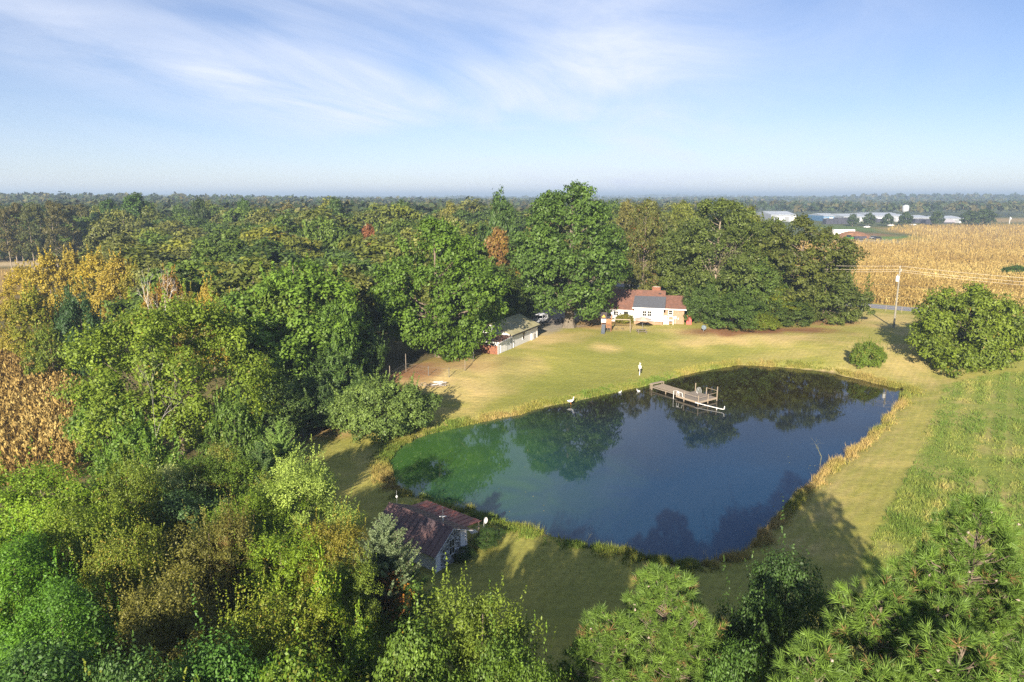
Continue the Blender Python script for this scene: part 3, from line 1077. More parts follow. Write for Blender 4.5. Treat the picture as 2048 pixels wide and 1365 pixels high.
proto('mid_round', 42, 6.5, 0.8, 15, 'ovoid', 105, 1.6, 10, 24, 0.42, 0.24, 0.28, asym=0.18, shoots=60)
proto('mid_low', 43, 4.5, 0.2, 7, 'bush', 70, 1.15, 9, 26, 0.30, 0.17, 0.16, asym=0.25, shoots=50)
proto('mid_poplar', 44, 3.2, 0.6, 13, 'ovoid', 60, 1.1, 9, 22, 0.30, 0.20, 0.14, asym=0.18, shoots=90)
proto('vine_bush', 45, 5.2, 0.1, 5.6, 'bush', 110, 1.15, 9, 36, 0.24, 0.15, 0.14, asym=0.16, shoots=60)
proto('big_oak', 51, 12.0, 3.0, 28, 'dome', 235, 2.35, 10, 22, 0.60, 0.38, 1.0, limbs=34, bark=M_bark_oak, flare=1.7, first=0.14, asym=0.10, inner=0.5, notch=(2.6, 6.0))
proto('big_green', 52, 10.2, 0.3, 22, 'ovoid', 165, 2.0, 10, 22, 0.52, 0.32, 0.55, limbs=26, asym=0.12, shoots=40)
proto('walnut', 53, 9.6, 0.2, 12.5, 'bush', 170, 2.0, 10, 26, 0.50, 0.24, 0.4, limbs=26, asym=0.16, inner=0.35)
proto('pecan', 54, 10.6, 3.0, 25, 'open', 185, 2.0, 9, 20, 0.50, 0.30, 0.5, bark=M_bark_pale, limbs=44, asym=0.14, fill=0.10, inner=0.3)
proto('open_oak', 55, 9.6, 2.4, 21, 'open', 140, 1.9, 9, 20, 0.52, 0.32, 0.45, limbs=38, asym=0.18, fill=0.08, inner=0.35)
for i, (e, Rr, Hh, nc, c_) in enumerate([('dome', 8.0, 18, 104, 2.1), ('bush', 7.6, 18, 98, 2.0), ('open', 8.0, 18, 92, 2.1), ('dome', 7.0, 17, 84, 2.2), ('bush', 8.2, 17, 104, 2.1)]):
    proto('wood%d' % i, 61 + i, Rr, 1.5, Hh, e, nc, c_, 9, 11, 0.78, 0.50, 0.28, limbs=12, asym=0.2, fill=0.08, upb=0.5)
proto('small_round', 71, 6.0, 0.6, 11, 'ovoid', 34, 1.9, 8, 10, 1.1, 0.7, 0.3, limbs=5, asym=0.08)

count = {}


def plant(key, x, y, h, w, colour, alpha, name, label, cat='tree', group=None, rot=None, m=None, z=0.0, trunk=True):
    cm, tm, Rr, H = PROTO[key]
    r = random.Random(int(x * 71 + y * 131))
    sx, sz = w / (2 * Rr), h / H
    e = empty(name, (x, y, z), r.uniform(0, 6.28) if rot is None else rot, label, cat, group)
    e.scale = (sx, sx, sz)
    c = link('crown', cm, None, e)
    c.color = (colour[0] * 1.18, colour[1] * 1.24, colour[2] * 0.88, alpha)
    if m is not None:
        c.material_slots[0].link = 'OBJECT'
        c.material_slots[0].material = m
    if trunk:
        link('trunk', tm, None, e)
    return e


def plant_px(key, px, pytop, Y, wpx, colour, alpha, name, label, cat='tree', group=None, **kw):
    x, y, z = PY(px, pytop, warp(px, pytop, Y))
    zc = y * cp + (CAM_H - z) * sp
    return plant(key, x, y, (z - float(gh(x, y))) * 1.02, wpx / 1365.0 * zc, colour, alpha, name, label, cat, group, **kw)


# colours (plain albedo)
YG = (0.147, 0.182, 0.019)
BYG = (0.189, 0.223, 0.021)
GREEN = (0.081, 0.151, 0.021)
BRIGHT = (0.101, 0.189, 0.023)
DARK = (0.048, 0.089, 0.019)
BLUE = (0.050, 0.097, 0.034)
OLIVE = (0.105, 0.119, 0.021)
OLIVE2 = (0.129, 0.124, 0.027)
SILVER = (0.175, 0.209, 0.071)
BROWN = (0.189, 0.115, 0.028)
TAN = (0.231, 0.155, 0.038)
YELLOW = (0.285, 0.215, 0.030)
GOLD = (0.260, 0.190, 0.040)
ORANGE = (0.280, 0.135, 0.024)
RED = (0.280, 0.088, 0.028)

# --- the big trees of the yard
plant_px('big_oak', 1143, 366, 131, 240, (0.066, 0.112, 0.028), 0.0, 'oak_tree', 'giant dark green oak with a stout flared trunk left of the brick house', rot=0.0)
plant_px('big_green', 872, 434, 106, 258, (0.078, 0.132, 0.022), 0.06, 'broad_tree', 'huge rounded bright green tree behind the wire fence, left of the white outbuilding')
plant_px('pecan', 1440, 396, 143, 222, (0.080, 0.104, 0.030), 0.05, 'pecan_tree', 'tall open-crowned tree with bare pale limbs just right of the house')
plant_px('open_oak', 1610, 437, 141, 200, (0.078, 0.090, 0.025), 0.10, 'oak_tree', 'ragged olive oak at the right end of the house trees, corn showing through it', m=M_leaf_brown)
plant_px('mid_round', 1372, 440, 152, 130, (0.078, 0.102, 0.028), 0.04, 'tree', 'olive-green tree filling in behind the left side of the tall open-crowned tree')
plant_px('mid_round', 1535, 424, 151, 150, (0.076, 0.100, 0.026), 0.04, 'tree', 'rounded green head between the open-crowned tree and the ragged olive oak')
plant_px('mid_round', 1505, 500, 139, 120, (0.070, 0.106, 0.026), 0.03, 'tree', 'leafy green tree between the open-crowned tree and the bright young tree')
plant_px('mid_low', 1672, 500, 146, 90, (0.082, 0.098, 0.026), 0.08, 'tree', 'olive tree at the outer right edge of the house trees, corn behind it')
plant_px('walnut', 1952, 569, 101, 240, (0.112, 0.148, 0.022), 0.10, 'walnut_tree', 'broad low yellow-green tree at the right edge beside the road')
plant_px('mid_low', 1420, 566, 135, 90, (0.055, 0.088, 0.024), 0.0, 'small_tree', 'dark green small tree against the right-hand wall of the house')
plant_px('mid_low', 1470, 585, 131, 130, (0.060, 0.095, 0.026), 0.05, 'small_tree', 'low green tree under the tall open-crowned tree, behind the round dish')
plant_px('mid_poplar', 1560, 578, 136, 78, (0.150, 0.175, 0.020), 0.25, 'young_tree', 'bright yellow-green young tree between the two house oaks')
plant_px('vine_bush', 1520, 628, 130, 84, (0.110, 0.140, 0.022), 0.2, 'shrub', 'yellow-green shrub on the leaf litter below the bright young tree', 'shrub')
plant_px('mid_low', 1655, 545, 138, 150, (0.072, 0.092, 0.025), 0.05, 'small_tree', 'spreading olive tree at the right end of the house trees beside the road')
plant_px('mid_low', 1570, 598, 134, 120, (0.058, 0.085, 0.024), 0.0, 'small_tree', 'dark bushy tree at the foot of the ragged olive oak')
plant_px('open_oak', 1291, 412, 158, 118, (0.090, 0.095, 0.030), 0.22, 'oak_tree', 'tree with a bare pale trunk rising behind the house chimney', m=M_leaf_brown)
plant_px('wood2', 1000, 386, 168, 92, (0.055, 0.095, 0.028), 0.05, 'tall_tree', 'tall thin-topped tree close behind the left side of the giant oak')
plant_px('mid_round', 1000, 520, 128, 120, (0.066, 0.096, 0.026), 0.05, 'tree', 'green tree filling the gap between the giant oak and the rounded tree')
plant_px('mid_round', 1040, 565, 137, 90, (0.048, 0.080, 0.028), 0.0, 'tree', 'dark green tree behind the white outbuilding roof')
plant_px('wood0', 995, 458, 150, 95, (0.165, 0.105, 0.035), 0.45, 'autumn_tree', 'round rusty tan tree just left of the giant oak', m=M_leaf_brown)
plant_px('wood1', 738, 444, 172, 54, (0.185, 0.072, 0.040), 0.2, 'autumn_tree', 'small red-leaved tree above the left shoulder of the rounded tree', m=M_leaf_brown)
plant_px('wood3', 752, 480, 150, 60, (0.150, 0.105, 0.035), 0.4, 'autumn_tree', 'brown-leaved tree below the small red tree', m=M_leaf_brown)

# --- trees round the left-hand wood edge
plant_px('mid_round', 588, 508, 85, 262, (0.098, 0.160, 0.028), 0.04, 'tree', 'large mid green tree right of the two slim yellow trees')
plant_px('mid_round', 660, 588, 84, 130, (0.084, 0.145, 0.028), 0.0, 'tree', 'green tree at the right front of the left-hand wood')
plant_px('mid_round', 520, 560, 80, 150, (0.105, 0.150, 0.028), 0.08, 'tree', 'olive green tree between the sweetgum and the large mid green tree')
plant_px('mid_low', 665, 705, 78, 150, (0.066, 0.112, 0.036), 0.0, 'dark_tree', 'dark blue-green tree overhanging the litter behind the vine bush')
plant_px('mid_low', 565, 765, 70, 180, (0.078, 0.120, 0.044), 0.0, 'dark_tree', 'grey-green drooping tree right of the sweetgum foot')
plant_px('mid_low', 645, 765, 73, 130, (0.046, 0.078, 0.032), 0.0, 'dark_tree', 'darkest low tree over the bare red soil by the fence')
plant_px('mid_low', 728, 640, 92, 100, (0.054, 0.092, 0.028), 0.0, 'dark_tree', 'narrow dark tree touching the left side of the rounded tree')
plant_px('mid_gum', 335, 598, 64, 350, (0.122, 0.168, 0.024), 0.14, 'sweetgum_tree', 'large yellow-green sweetgum with bare twigs beside the left corn', m=M_leaf_gold)
plant_px('mid_low', 465, 800, 56, 130, (0.080, 0.130, 0.030), 0.05, 'small_tree', 'green undergrowth tree at the right foot of the sweetgum')
plant_px('mid_low', 200, 760, 62, 150, (0.088, 0.145, 0.024), 0.1, 'small_tree', 'bright green tree between the sweetgum and the left corn')
plant_px('mid_low', 260, 850, 52, 170, (0.085, 0.148, 0.026), 0.06, 'small_tree', 'green bushy tree at the near edge of the left corn')
plant_px('mid_low', 156, 592, 95, 118, (0.036, 0.072, 0.030), 0.0, 'dark_tree', 'dark blue-green tree left of the sweetgum')
plant_px('mid_poplar', 60, 585, 98, 100, (0.140, 0.150, 0.020), 0.35, 'young_tree', 'yellow-green tree at the left edge above the corn', m=M_leaf_gold)
plant_px('mid_poplar', 20, 600, 104, 80, (0.190, 0.165, 0.020), 0.5, 'young_tree', 'golden tree cut by the left frame edge above the corn', m=M_leaf_gold)
plant_px('mid_poplar', 112, 590, 105, 70, (0.260, 0.190, 0.025), 0.7, 'yellow_tree', 'bright yellow tree behind the dark blue-green tree', m=M_leaf_gold)
plant_px('mid_low', 95, 655, 92, 90, (0.105, 0.140, 0.020), 0.25, 'shrub', 'yellow-green shrub in front of the dark blue-green tree', 'shrub')
for i, (px, py, Y, w, c, a, lb) in enumerate([(45, 535, 134, 70, YELLOW, 0.4, 'leftmost of the yellow trees, beside the far strip of corn'),
                                          (92, 512, 128, 74, YELLOW, 0.6, 'yellow tree second from the left in the golden thicket'),
                                          (140, 506, 131, 70, GOLD, 0.7, 'pale gold tree in the middle of the golden thicket'),
                                          (190, 510, 127, 80, YELLOW, 0.6, 'tallest yellow tree of the golden thicket'),
                                          (232, 517, 123, 66, GOLD, 0.5, 'brownish gold tree at the right of the golden thicket'),
                                          (265, 535, 120, 60, (0.15, 0.14, 0.02), 0.4, 'yellow-green tree closing the golden thicket on the right')]):
    plant_px('mid_poplar', px, py, Y, w * 1.25, c, a, 'yellow_tree', lb, group='golden thicket beyond the left corn', m=M_leaf_gold)
plant_px('mid_poplar', 415, 573, 98, 62, (0.300, 0.200, 0.030), 0.7, 'yellow_tree', 'slim bright yellow tree right of the dead white tree', m=M_leaf_gold)
plant_px('mid_poplar', 466, 598, 90, 62, (0.290, 0.195, 0.030), 0.7, 'yellow_tree', 'slim yellow tree nearest the large mid green tree', m=M_leaf_gold)
plant_px('mid_poplar', 340, 552, 100, 90, BROWN, 0.35, 'autumn_tree', 'brown-leaved tree just behind the dead white tree', m=M_leaf_brown)
plant_px('mid_poplar', 300, 590, 92, 80, TAN, 0.4, 'autumn_tree', 'tan tree below the dead white tree')
plant_px('mid_poplar', 375, 590, 88, 66, (0.14, 0.14, 0.03), 0.4, 'young_tree', 'yellow-olive tree between the dead white tree and the slim yellow tree', m=M_leaf_gold)

# --- near trees below the drone
near = [
    ('near_round', 70, 940, 37, 250, (0.105, 0.150, 0.018), 0.12, 'tree', 'yellow-green tree at the left edge below the corn'),
    ('near_round', 20, 1090, 29, 240, (0.075, 0.140, 0.018), 0.06, 'tree', 'bright green tree at the left frame edge, halfway down the foreground'),
    ('near_round', 110, 1180, 26, 240, (0.060, 0.120, 0.020), 0.05, 'tree', 'deep green tree in the lower left foreground'),
    ('near_bushy', 40, 1300, 20, 300, (0.045, 0.085, 0.030), 0.0, 'shrub', 'dark blue-green shrub in the bottom left corner'),
    ('near_fine', 245, 925, 39, 190, (0.100, 0.122, 0.026), 0.20, 'tree', 'olive tree flecked with yellow right of the left-edge yellow-green tree'),
    ('near_fine', 235, 1065, 31, 230, (0.105, 0.118, 0.024), 0.30, 'tree', 'yellow-flecked tree left of the big brown tree'),
    ('near_bushy', 335, 930, 43, 130, (0.260, 0.260, 0.160), 0.0, 'shrub', 'cream-flowered pale bush among the foreground trees'),
    ('near_bushy', 350, 985, 39, 150, (0.050, 0.085, 0.045), 0.0, 'shrub', 'blue-green shrub just below the cream-flowered bush'),
    ('near_bushy', 440, 890, 46, 130, (0.110, 0.120, 0.034), 0.3, 'shrub', 'yellowish shrub above the blue-green shrub'),
    ('near_shoots', 505, 980, 38, 200, (0.095, 0.130, 0.020), 0.12, 'tree', 'yellow-green tree left of the silvery tree'),
    ('near_shoots', 595, 915, 40, 185, SILVER, 0.0, 'tree', 'silvery green tree on the edge of the shaded lawn'),
    ('near_fine', 410, 1045, 33, 230, (0.098, 0.088, 0.032), 0.08, 'autumn_tree', 'brown-leaved tree in the middle of the left foreground'),
    ('near_fine', 310, 1160, 27, 260, (0.108, 0.094, 0.034), 0.10, 'autumn_tree', 'largest tan-brown tree of the left foreground'),
    ('near_fine', 465, 1035, 34, 100, (0.105, 0.068, 0.036), 0.0, 'autumn_tree', 'small dark brown tree beside the brown-leaved tree'),
    ('near_shoots', 560, 1065, 33, 190, (0.110, 0.150, 0.020), 0.15, 'tree', 'light yellow-green tree left of the orange-brown tree'),
    ('near_shoots', 655, 1040, 34, 150, (0.135, 0.112, 0.028), 0.28, 'autumn_tree', 'orange-brown young tree left of the silvery cedar'),
    ('near_fine', 545, 1190, 26, 270, (0.115, 0.130, 0.022), 0.28, 'tree', 'fine-leaved yellow-green tree in the bottom middle left'),
    ('near_vine', 645, 1130, 28, 150, (0.120, 0.165, 0.020), 0.25, 'vine_tree', 'vine-hung bright yellow-green tree left of the silvery cedar', ),
    ('near_vine', 720, 1235, 24, 170, (0.100, 0.140, 0.024), 0.20, 'vine_tree', 'vine-hung tree below the silvery cedar'),
    ('near_bushy', 420, 1285, 22, 230, (0.055, 0.110, 0.030), 0.04, 'shrub', 'green shrub on the bottom edge below the tan-brown tree'),
    ('near_bushy', 250, 1310, 20, 220, (0.052, 0.090, 0.036), 0.0, 'shrub', 'dark green shrub on the bottom edge, second from the left corner'),
    ('near_bushy', 590, 1320, 20, 260, (0.090, 0.130, 0.022), 0.15, 'shrub', 'yellow-green shrub on the bottom edge below the fine-leaved tree'),
    ('near_shoots', 960, 1192, 24, 275, (0.098, 0.122, 0.028), 0.06, 'pear_tree', 'olive-green tree with upright shoots in front of the shed'),
    ('near_bushy', 830, 1260, 22, 210, (0.082, 0.120, 0.030), 0.12, 'shrub', 'green shrub left of the upright-shooted tree'),
    ('near_bushy', 1010, 1290, 21, 190, (0.066, 0.100, 0.026), 0.03, 'shrub', 'dark olive shrub between the upright-shooted tree and the pine'),
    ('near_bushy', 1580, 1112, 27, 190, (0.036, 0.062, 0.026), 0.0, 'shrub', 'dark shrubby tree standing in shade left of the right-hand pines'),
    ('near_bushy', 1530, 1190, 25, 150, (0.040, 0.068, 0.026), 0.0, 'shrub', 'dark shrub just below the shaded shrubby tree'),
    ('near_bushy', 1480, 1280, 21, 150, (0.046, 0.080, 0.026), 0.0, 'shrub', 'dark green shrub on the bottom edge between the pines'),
    ('near_round', 420, 915, 45, 170, (0.080, 0.115, 0.024), 0.10, 'tree', 'green tree between the yellowish shrub and the bright feathery cedar'),
    ('near_fine', 150, 1000, 33, 190, (0.100, 0.125, 0.022), 0.15, 'tree', 'fine-leaved olive tree right of the left-edge yellow-green tree'),
    ('near_shoots', 690, 1120, 30, 130, (0.100, 0.125, 0.030), 0.15, 'tree', 'olive young tree hidden behind the vine-hung bright tree'),
    ('near_round', 1065, 1345, 19, 230, (0.070, 0.105, 0.022), 0.05, 'tree', 'green tree top on the bottom edge at the left foot of the pine'),
    ('near_bushy', 800, 1150, 34, 110, (0.066, 0.105, 0.036), 0.05, 'shrub', 'green shrub at the right foot of the silvery cedar'),
]
h_of = lambda py, Y: Y < 40
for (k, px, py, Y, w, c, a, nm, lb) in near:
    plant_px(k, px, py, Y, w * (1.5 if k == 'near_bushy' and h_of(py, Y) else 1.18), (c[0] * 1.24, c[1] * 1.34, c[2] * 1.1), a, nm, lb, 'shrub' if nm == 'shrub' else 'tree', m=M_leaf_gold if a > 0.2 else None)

# trees added under the drone to shade the lawn, tops just in frame
for (x, y, h, w, c, lb) in [(-12.5, 18.5, 10.6, 7.5, (0.10, 0.120, 0.022), 'yellow-green tree top added for shade on the bottom edge left of the silvery cedar foot'),
                            (-8.3, 17.6, 11.0, 7.5, (0.09, 0.105, 0.024), 'green tree top added for shade on the bottom edge below the silvery cedar'),
                            (-4.2, 18.2, 10.7, 7.0, (0.10, 0.115, 0.028), 'olive tree top added for shade on the bottom edge below the upright-shooted tree'),
                            (-0.4, 17.4, 11.0, 7.0, (0.085, 0.105, 0.024), 'green tree top added for shade on the bottom edge right of the upright-shooted tree')]:
    plant('near_round', x, y, h, w, c, 0.05, 'tree', lb)

# --- bushes round the pond and shed
plant_px('vine_bush', 762, 758, 71, 205, (0.110, 0.158, 0.052), 0.03, 'vine_bush', 'large rounded vine-covered bush left of the pond', 'bush')
x, y, _ = P(1733, 733)
plant('vine_bush', x, y, 4.0, 5.2, (0.095, 0.140, 0.020), 0.22, 'vine_mound', 'small mound of yellow-green vines right of the pond', 'bush', m=M_leaf_gold)
x, y, _ = P(975, 1092)
plant('near_bushy', x, y, 1.5, 2.4, (0.045, 0.082, 0.026), 0.0, 'shrub', 'dark low shrub at the foot of the dish pole by the shed', 'shrub')
x, y, _ = P(925, 1118)
plant('near_bushy', x, y, 1.0, 1.7, (0.046, 0.085, 0.026), 0.0, 'shrub', 'small weed clump against the shed gable wall', 'shrub')
x, y, _ = P(1250, 645)
plant('vine_bush', x, y, 1.7, 4.6, (0.150, 0.150, 0.030), 0.3, 'shrub', 'yellowish shrub behind the swing beam', 'shrub')
x, y, _ = P(2034, 552)
plant('vine_bush', x, y, 3.4, 9.0, (0.055, 0.10, 0.022), 0.0, 'shrub', 'green shrub patch standing in the golden corn', 'shrub')


# --- cedars: plumes of small scale leaves on up-swept branches
def cedar(name, label, x, y, h, w, colour, seed, berries=False, alpha=0.0):
    r = rng(seed)
    e = empty(name, (x, y, 0), 0, label, 'tree')
    P_, Nn, T_ = [], [], []
    mbt = MB()
    mbt.tube([(0, 0, -0.1), (0.05, 0, h * 0.5), (0, 0.03, h * 0.97)], [0.14, 0.08, 0.015], 6)
    nb = 210
    for i in range(nb):
        t = r.random() ** 0.8
        z = h * (0.06 + 0.9 * t)
        th = r.uniform(0, 6.283)
        ln = (w / 2) * (1 - t) ** 0.8 * r.uniform(0.6, 1.25) + 0.25
        d = np.array([math.cos(th), math.sin(th), 0])
        rise = r.uniform(0.35, 0.9)
        ks = np.linspace(0.15, 1, max(5, int(ln * 9)))
        spine = np.array([0, 0, z * 1.0]) + d * ln * ks[:, None] + np.array([0, 0, 1.0]) * (ln * rise * (ks ** 1.8))[:, None]
        mbt.tube([(0, 0, z), tuple(spine[len(ks) // 2]), tuple(spine[-1])], [0.025, 0.014, 0.004], 4, cap=False)
        tn = r.random()
        for s_, kk in zip(spine, ks):
            m_ = int(26 * (1.25 - kk))
            o = rdir(r, m_)
            P_.append(s_ + o * (0.30 * (1.15 - kk) * min(1.0, 0.35 + ln * 0.5)) * np.array([1, 1, 0.75]))
            Nn.append(norm(o + np.array([0, 0, 0.9]) + d * 0.4))
            T_.append(np.clip(np.full(m_, tn * 0.5 + 0.5 * kk) + r.normal(0, 0.1, m_), 0, 1))
    p, nn, tt_ = np.concatenate(P_), np.concatenate(Nn), np.concatenate(T_)
    # leafy scales stand along the plume rather than flat
    v = leaf_quads(p, norm(nn + r.normal(0, 0.5, nn.shape)), 0.16, 0.055, r)
    cm = mesh_np('crown', v, np.arange(len(v)).reshape(-1, 4), {'rnd': r.random(len(p)), 'tone': tt_})
    c = link('crown', cm, M_leaf, e)
    c.color = (*colour, alpha)
    mbt.build('trunk', M_bark, e)
    if berries:
        n = 700
        t = r.uniform(0.2, 0.62, n)
        th = r.normal(-1.15, 0.5, n)
        rr_ = (w / 2) * (1 - t) ** 0.8 * r.uniform(0.55, 1.0, n)
        q_ = np.stack([np.cos(th) * rr_, np.sin(th) * rr_, h * (0.1 + 0.85 * t)], -1) + r.normal(0, 0.15, (n, 3))
        v = leaf_quads(q_, norm(rdir(r, n) + np.array([0, -0.5, 0.5])), 0.17, 0.12, r)
        cm = mesh_np('creeper', v, np.arange(len(v)).reshape(-1, 4), {'rnd': r.random(n), 'tone': r.random(n)})
        b_ = link('creeper', cm, M_leaf, e)
        b_.color = (0.26, 0.105, 0.018, 0.3)
        b_['kind'] = 'stuff'
    return e


x, y, z = PYg(768, 1024, 34)
cedar('cedar_tree', 'silvery blue-green cedar with an orange creeper in front of the shed', x, y, z, 6.0, (0.150, 0.205, 0.105), 81, True)
x, y, z = PYg(560, 838, 50)
cedar('cedar_tree', 'bright green feathery cedar beside the wire fence corner', x, y, z, 6.8, (0.150, 0.250, 0.055), 82)
x, y, z = PYg(520, 880, 47)
cedar('cedar_tree', 'lower green cedar just left of the bright feathery one', x, y, z, 5.4, (0.085, 0.150, 0.045), 83)


# --- pines of the foreground: tufts of long needles on every shoot
def pine(name, label, x, y, h, heads, seed, tilt=0.0, nper=62):
    """heads: (dx, dy, z_top, radius, height, number of tufts)"""
    r = rng(seed)
    heads = [(a_, b_, c_, d_, e_, int(f_ * 1.75)) for (a_, b_, c_, d_, e_, f_) in heads]
    e = empty(name, (x, y, 0), 0, label, 'tree')
    mbt = MB()
    mbt.tube([(0, 0, -0.2), (0.1, 0.05, h * 0.4), (0, 0, h * 0.93)], [0.24, 0.17, 0.04], 7)
    V, RN, TN = [], [], []
    cones = []
    for (dx, dy, zt, R_, Hh, nt_) in heads:
        ax = np.array([dx, dy, 0.0])
        t = 1 - r.random(nt_) ** 0.75            # 0 low, 1 top
        prof = np.sqrt(np.clip(1 - (np.clip(t, 0, 1)) ** 1.9, 0, 1)) * (0.75 + 0.25 * np.clip(t / 0.2, 0, 1))
        th = r.uniform(0, 6.283, nt_)
        lob = 1 + 0.22 * np.sin(3 * th + 8 * t) + 0.15 * np.sin(5 * th - 5 * t)
        rr_ = prof * R_ * lob * np.sqrt(r.uniform(0.45, 1, nt_))
        c = ax + np.stack([np.cos(th) * rr_, np.sin(th) * rr_, zt - Hh * (1 - t) - 0.25], -1)
        axis_ = norm(np.stack([np.cos(th), np.sin(th), np.zeros(nt_)], -1) * (0.25 + 0.75 * prof)[:, None] + np.array([0, 0, 0.95]) + r.normal(0, 0.22, (nt_, 3)))
        for j in range(0, nt_, 5):
            zs = max(0.5, c[j, 2] - 0.9 * math.hypot(c[j, 0] - dx, c[j, 1] - dy) * 0.6 - 0.4)
            k_ = min(zs / h, 1.0)
            mbt.tube([(dx * k_, dy * k_, zs), tuple(c[j] * 0.6 + np.array([dx * k_, dy * k_, zs]) * 0.4 + np.array([0, 0, -0.15])), tuple(c[j])], [0.03, 0.022, 0.014], 4, cap=False)
        # needles of one tuft leave its shoot at all angles up to ~80 degrees and sweep forward
        nn_ = nt_ * nper
        a = np.repeat(axis_, nper, 0)
        side = norm(np.cross(a, rdir(r, nn_)))
        ang = np.abs(r.normal(0.78, 0.32, nn_)).clip(0.05, 1.5)
        d = a * np.cos(ang)[:, None] + side * np.sin(ang)[:, None]
        size = np.repeat(r.uniform(0.75, 1.2, nt_), nper)
        ln = size * r.uniform(0.28, 0.42, nn_)
        root = np.repeat(c, nper, 0) + a * (r.uniform(-0.20, 0.10, nn_) * size)[:, None]
        s2 = norm(np.cross(d, rdir(r, nn_)))
        wd = 0.0145
        tip = root + d * ln[:, None] - np.array([0, 0, 1.0]) * (ln * 0.08)[:, None]
        V.append(np.stack([root - s2 * wd, root + s2 * wd, tip], 1).reshape(-1, 3))
        old = (r.random(nt_) < 0.08).astype(float)
        # inner needles of some tufts are dying off golden brown
        rn_ = r.random(nn_) * 0.75 + 0.25
        rn_ = np.where((np.repeat(old, nper) > 0) & (r.random(nn_) < 0.45), r.random(nn_) * 0.06, rn_)
        RN.append(rn_)
        TN.append(np.where(rn_ < 0.07, 0.0, np.repeat(r.random(nt_), nper)))
        pick_ = c[r.random(nt_) < 0.07]
        cones.append(pick_ - np.array([0, 0, 0.1]) + r.normal(0, 0.12, pick_.shape))
    v = np.concatenate(V)
    cm = mesh_np('crown', v, np.arange(len(v)).reshape(-1, 3), {'rnd': np.concatenate(RN), 'tone': np.concatenate(TN)})
    c = link('crown', cm, M_needle, e)
    c.color = (0.112, 0.190, 0.034, 0.12)
    mbt.build('trunk', M_bark, e)
    cc = np.concatenate(cones)
    prof_ = np.array([(0.0, 0.0), (0.035, 0.02), (0.042, 0.06), (0.0, 0.13)])
    vv, ff, o = [], [], 0
    for p in cc:
        k5 = np.arange(5) * 1.2566
        ring = np.concatenate([[[0, 0, 0]], np.stack([np.cos(k5) * 0.05, np.sin(k5) * 0.05, np.full(5, 0.05)], -1), [[0, 0, 0.15]]])
        q_, _ = np.linalg.qr(r.normal(0, 1, (3, 3)))
        vv.append(ring @ q_ + p)
        ff += [(o, o + 1 + (i + 1) % 5, o + 1 + i) for i in range(5)] + [(o + 6, o + 1 + i, o + 1 + (i + 1) % 5) for i in range(5)]
        o += 7
    tag(link('pine_cone', mesh_np('pine_cone', np.concatenate(vv), np.array(ff)), M_cone, e), kind='stuff')
    return e


M_cone = mat('pine_cone', (0.36, 0.29, 0.23), 0.8, 0.3, 9)
x, y, z = PYg(1335, 1128, 24.5)
pine('pine_tree', 'pine with long-needled tufts at the bottom middle, left of the bare lawn path', x, y, z, [(0, 0, z, 2.3, 6.5, 360), (-2.5, -1.0, z - 1.4, 2.0, 5, 230), (0.9, -1.6, z - 1.0, 1.8, 5, 190)], 91)
x, y, z = PYg(1965, 992, 22.0)
pine('pine_tree', 'tallest pine, filling the lower right corner', x, y, z, [(0, 0, z, 2.4, 8, 420), (-1.9, -0.7, z - 1.5, 1.9, 6, 230), (1.8, -0.8, z - 1.4, 1.9, 6, 200)], 92)
x, y, z = PYg(1770, 1150, 20.0)
pine('pine_tree', 'middle pine of the lower right, in front of the dark shrubs', x, y, z, [(0, 0, z, 2.2, 6, 340), (1.9, -0.6, z - 0.4, 2.0, 6, 240)], 93)
x, y, z = PYg(1640, 1265, 17.5)
pine('pine_tree', 'low pine top on the bottom edge left of the two big pines', x, y, z, [(0, 0, z, 1.6, 5, 220), (1.6, -0.8, z - 0.3, 1.5, 5, 180)], 94)
x, y, z = PYg(1930, 1250, 16.5)
pine('pine_tree', 'pine top on the bottom edge at the right corner', x, y, z, [(0, 0, z, 2.0, 5, 280), (1.7, -0.4, z + 0.2, 1.6, 5, 160)], 95)


# --- dead white tree and bare twigs
def bare_tree(name, label, x, y, h, w, seed, m, base=0.0, depth=5, rk=0.022):
    r = rng(seed)
    mb = MB()

    def grow(p, d, ln, rad_, k):
        q_ = p + d * ln
        mid = p + d * ln * 0.5 + r.normal(0, 0.06, 3) * ln
        mb.tube([tuple(p), tuple(mid), tuple(q_)], [rad_, rad_ * 0.85, rad_ * 0.68], 5 if k > 2 else 4, cap=(k == 0))
        if k == 0:
            return
        for j in range(2 if r.random() < 0.6 else 3):
            nd = norm(d + r.normal(0, 0.5, 3) + np.array([0, 0, 0.12]))
            grow(q_, nd, ln * r.uniform(0.6, 0.85), rad_ * 0.6, k - 1)

    grow(np.array([0, 0, -0.1]), np.array([0.05, 0, 1.0]), h * 0.42, rk * h, depth)
    e = empty(name, (x, y, base), 0, label, 'tree')
    o = mb.build('trunk', m, e)
    vs = np.array(mb.v)
    s = h / vs[:, 2].max()
    sw = w / max(np.ptp(vs[:, 0]), 0.1)
    e.scale = (sw, sw, s)
    return e


x, y, z = PYg(298, 530, 77)
bare_tree('dead_tree', 'leafless white dead tree standing above the sweetgum', x, y, z, 6.5, 100, M_deadwood, 0.0, 6, 0.017)
x, y, z = PYg(290, 690, 57.6)
bare_tree('dead_tree', 'thin grey bare tree poking out of the sweetgum crown', x, y, z, 4.0, 104, M_weed_grey, 0.0, 6, 0.008)
x, y, z = PYg(1448, 440, 137.0)
bare_tree('dead_tree', 'bare pale limbs showing in the tall open-crowned tree right of the house', x, y, z, 7.0, 103, M_bark_pale, 0.0, 5, 0.009)

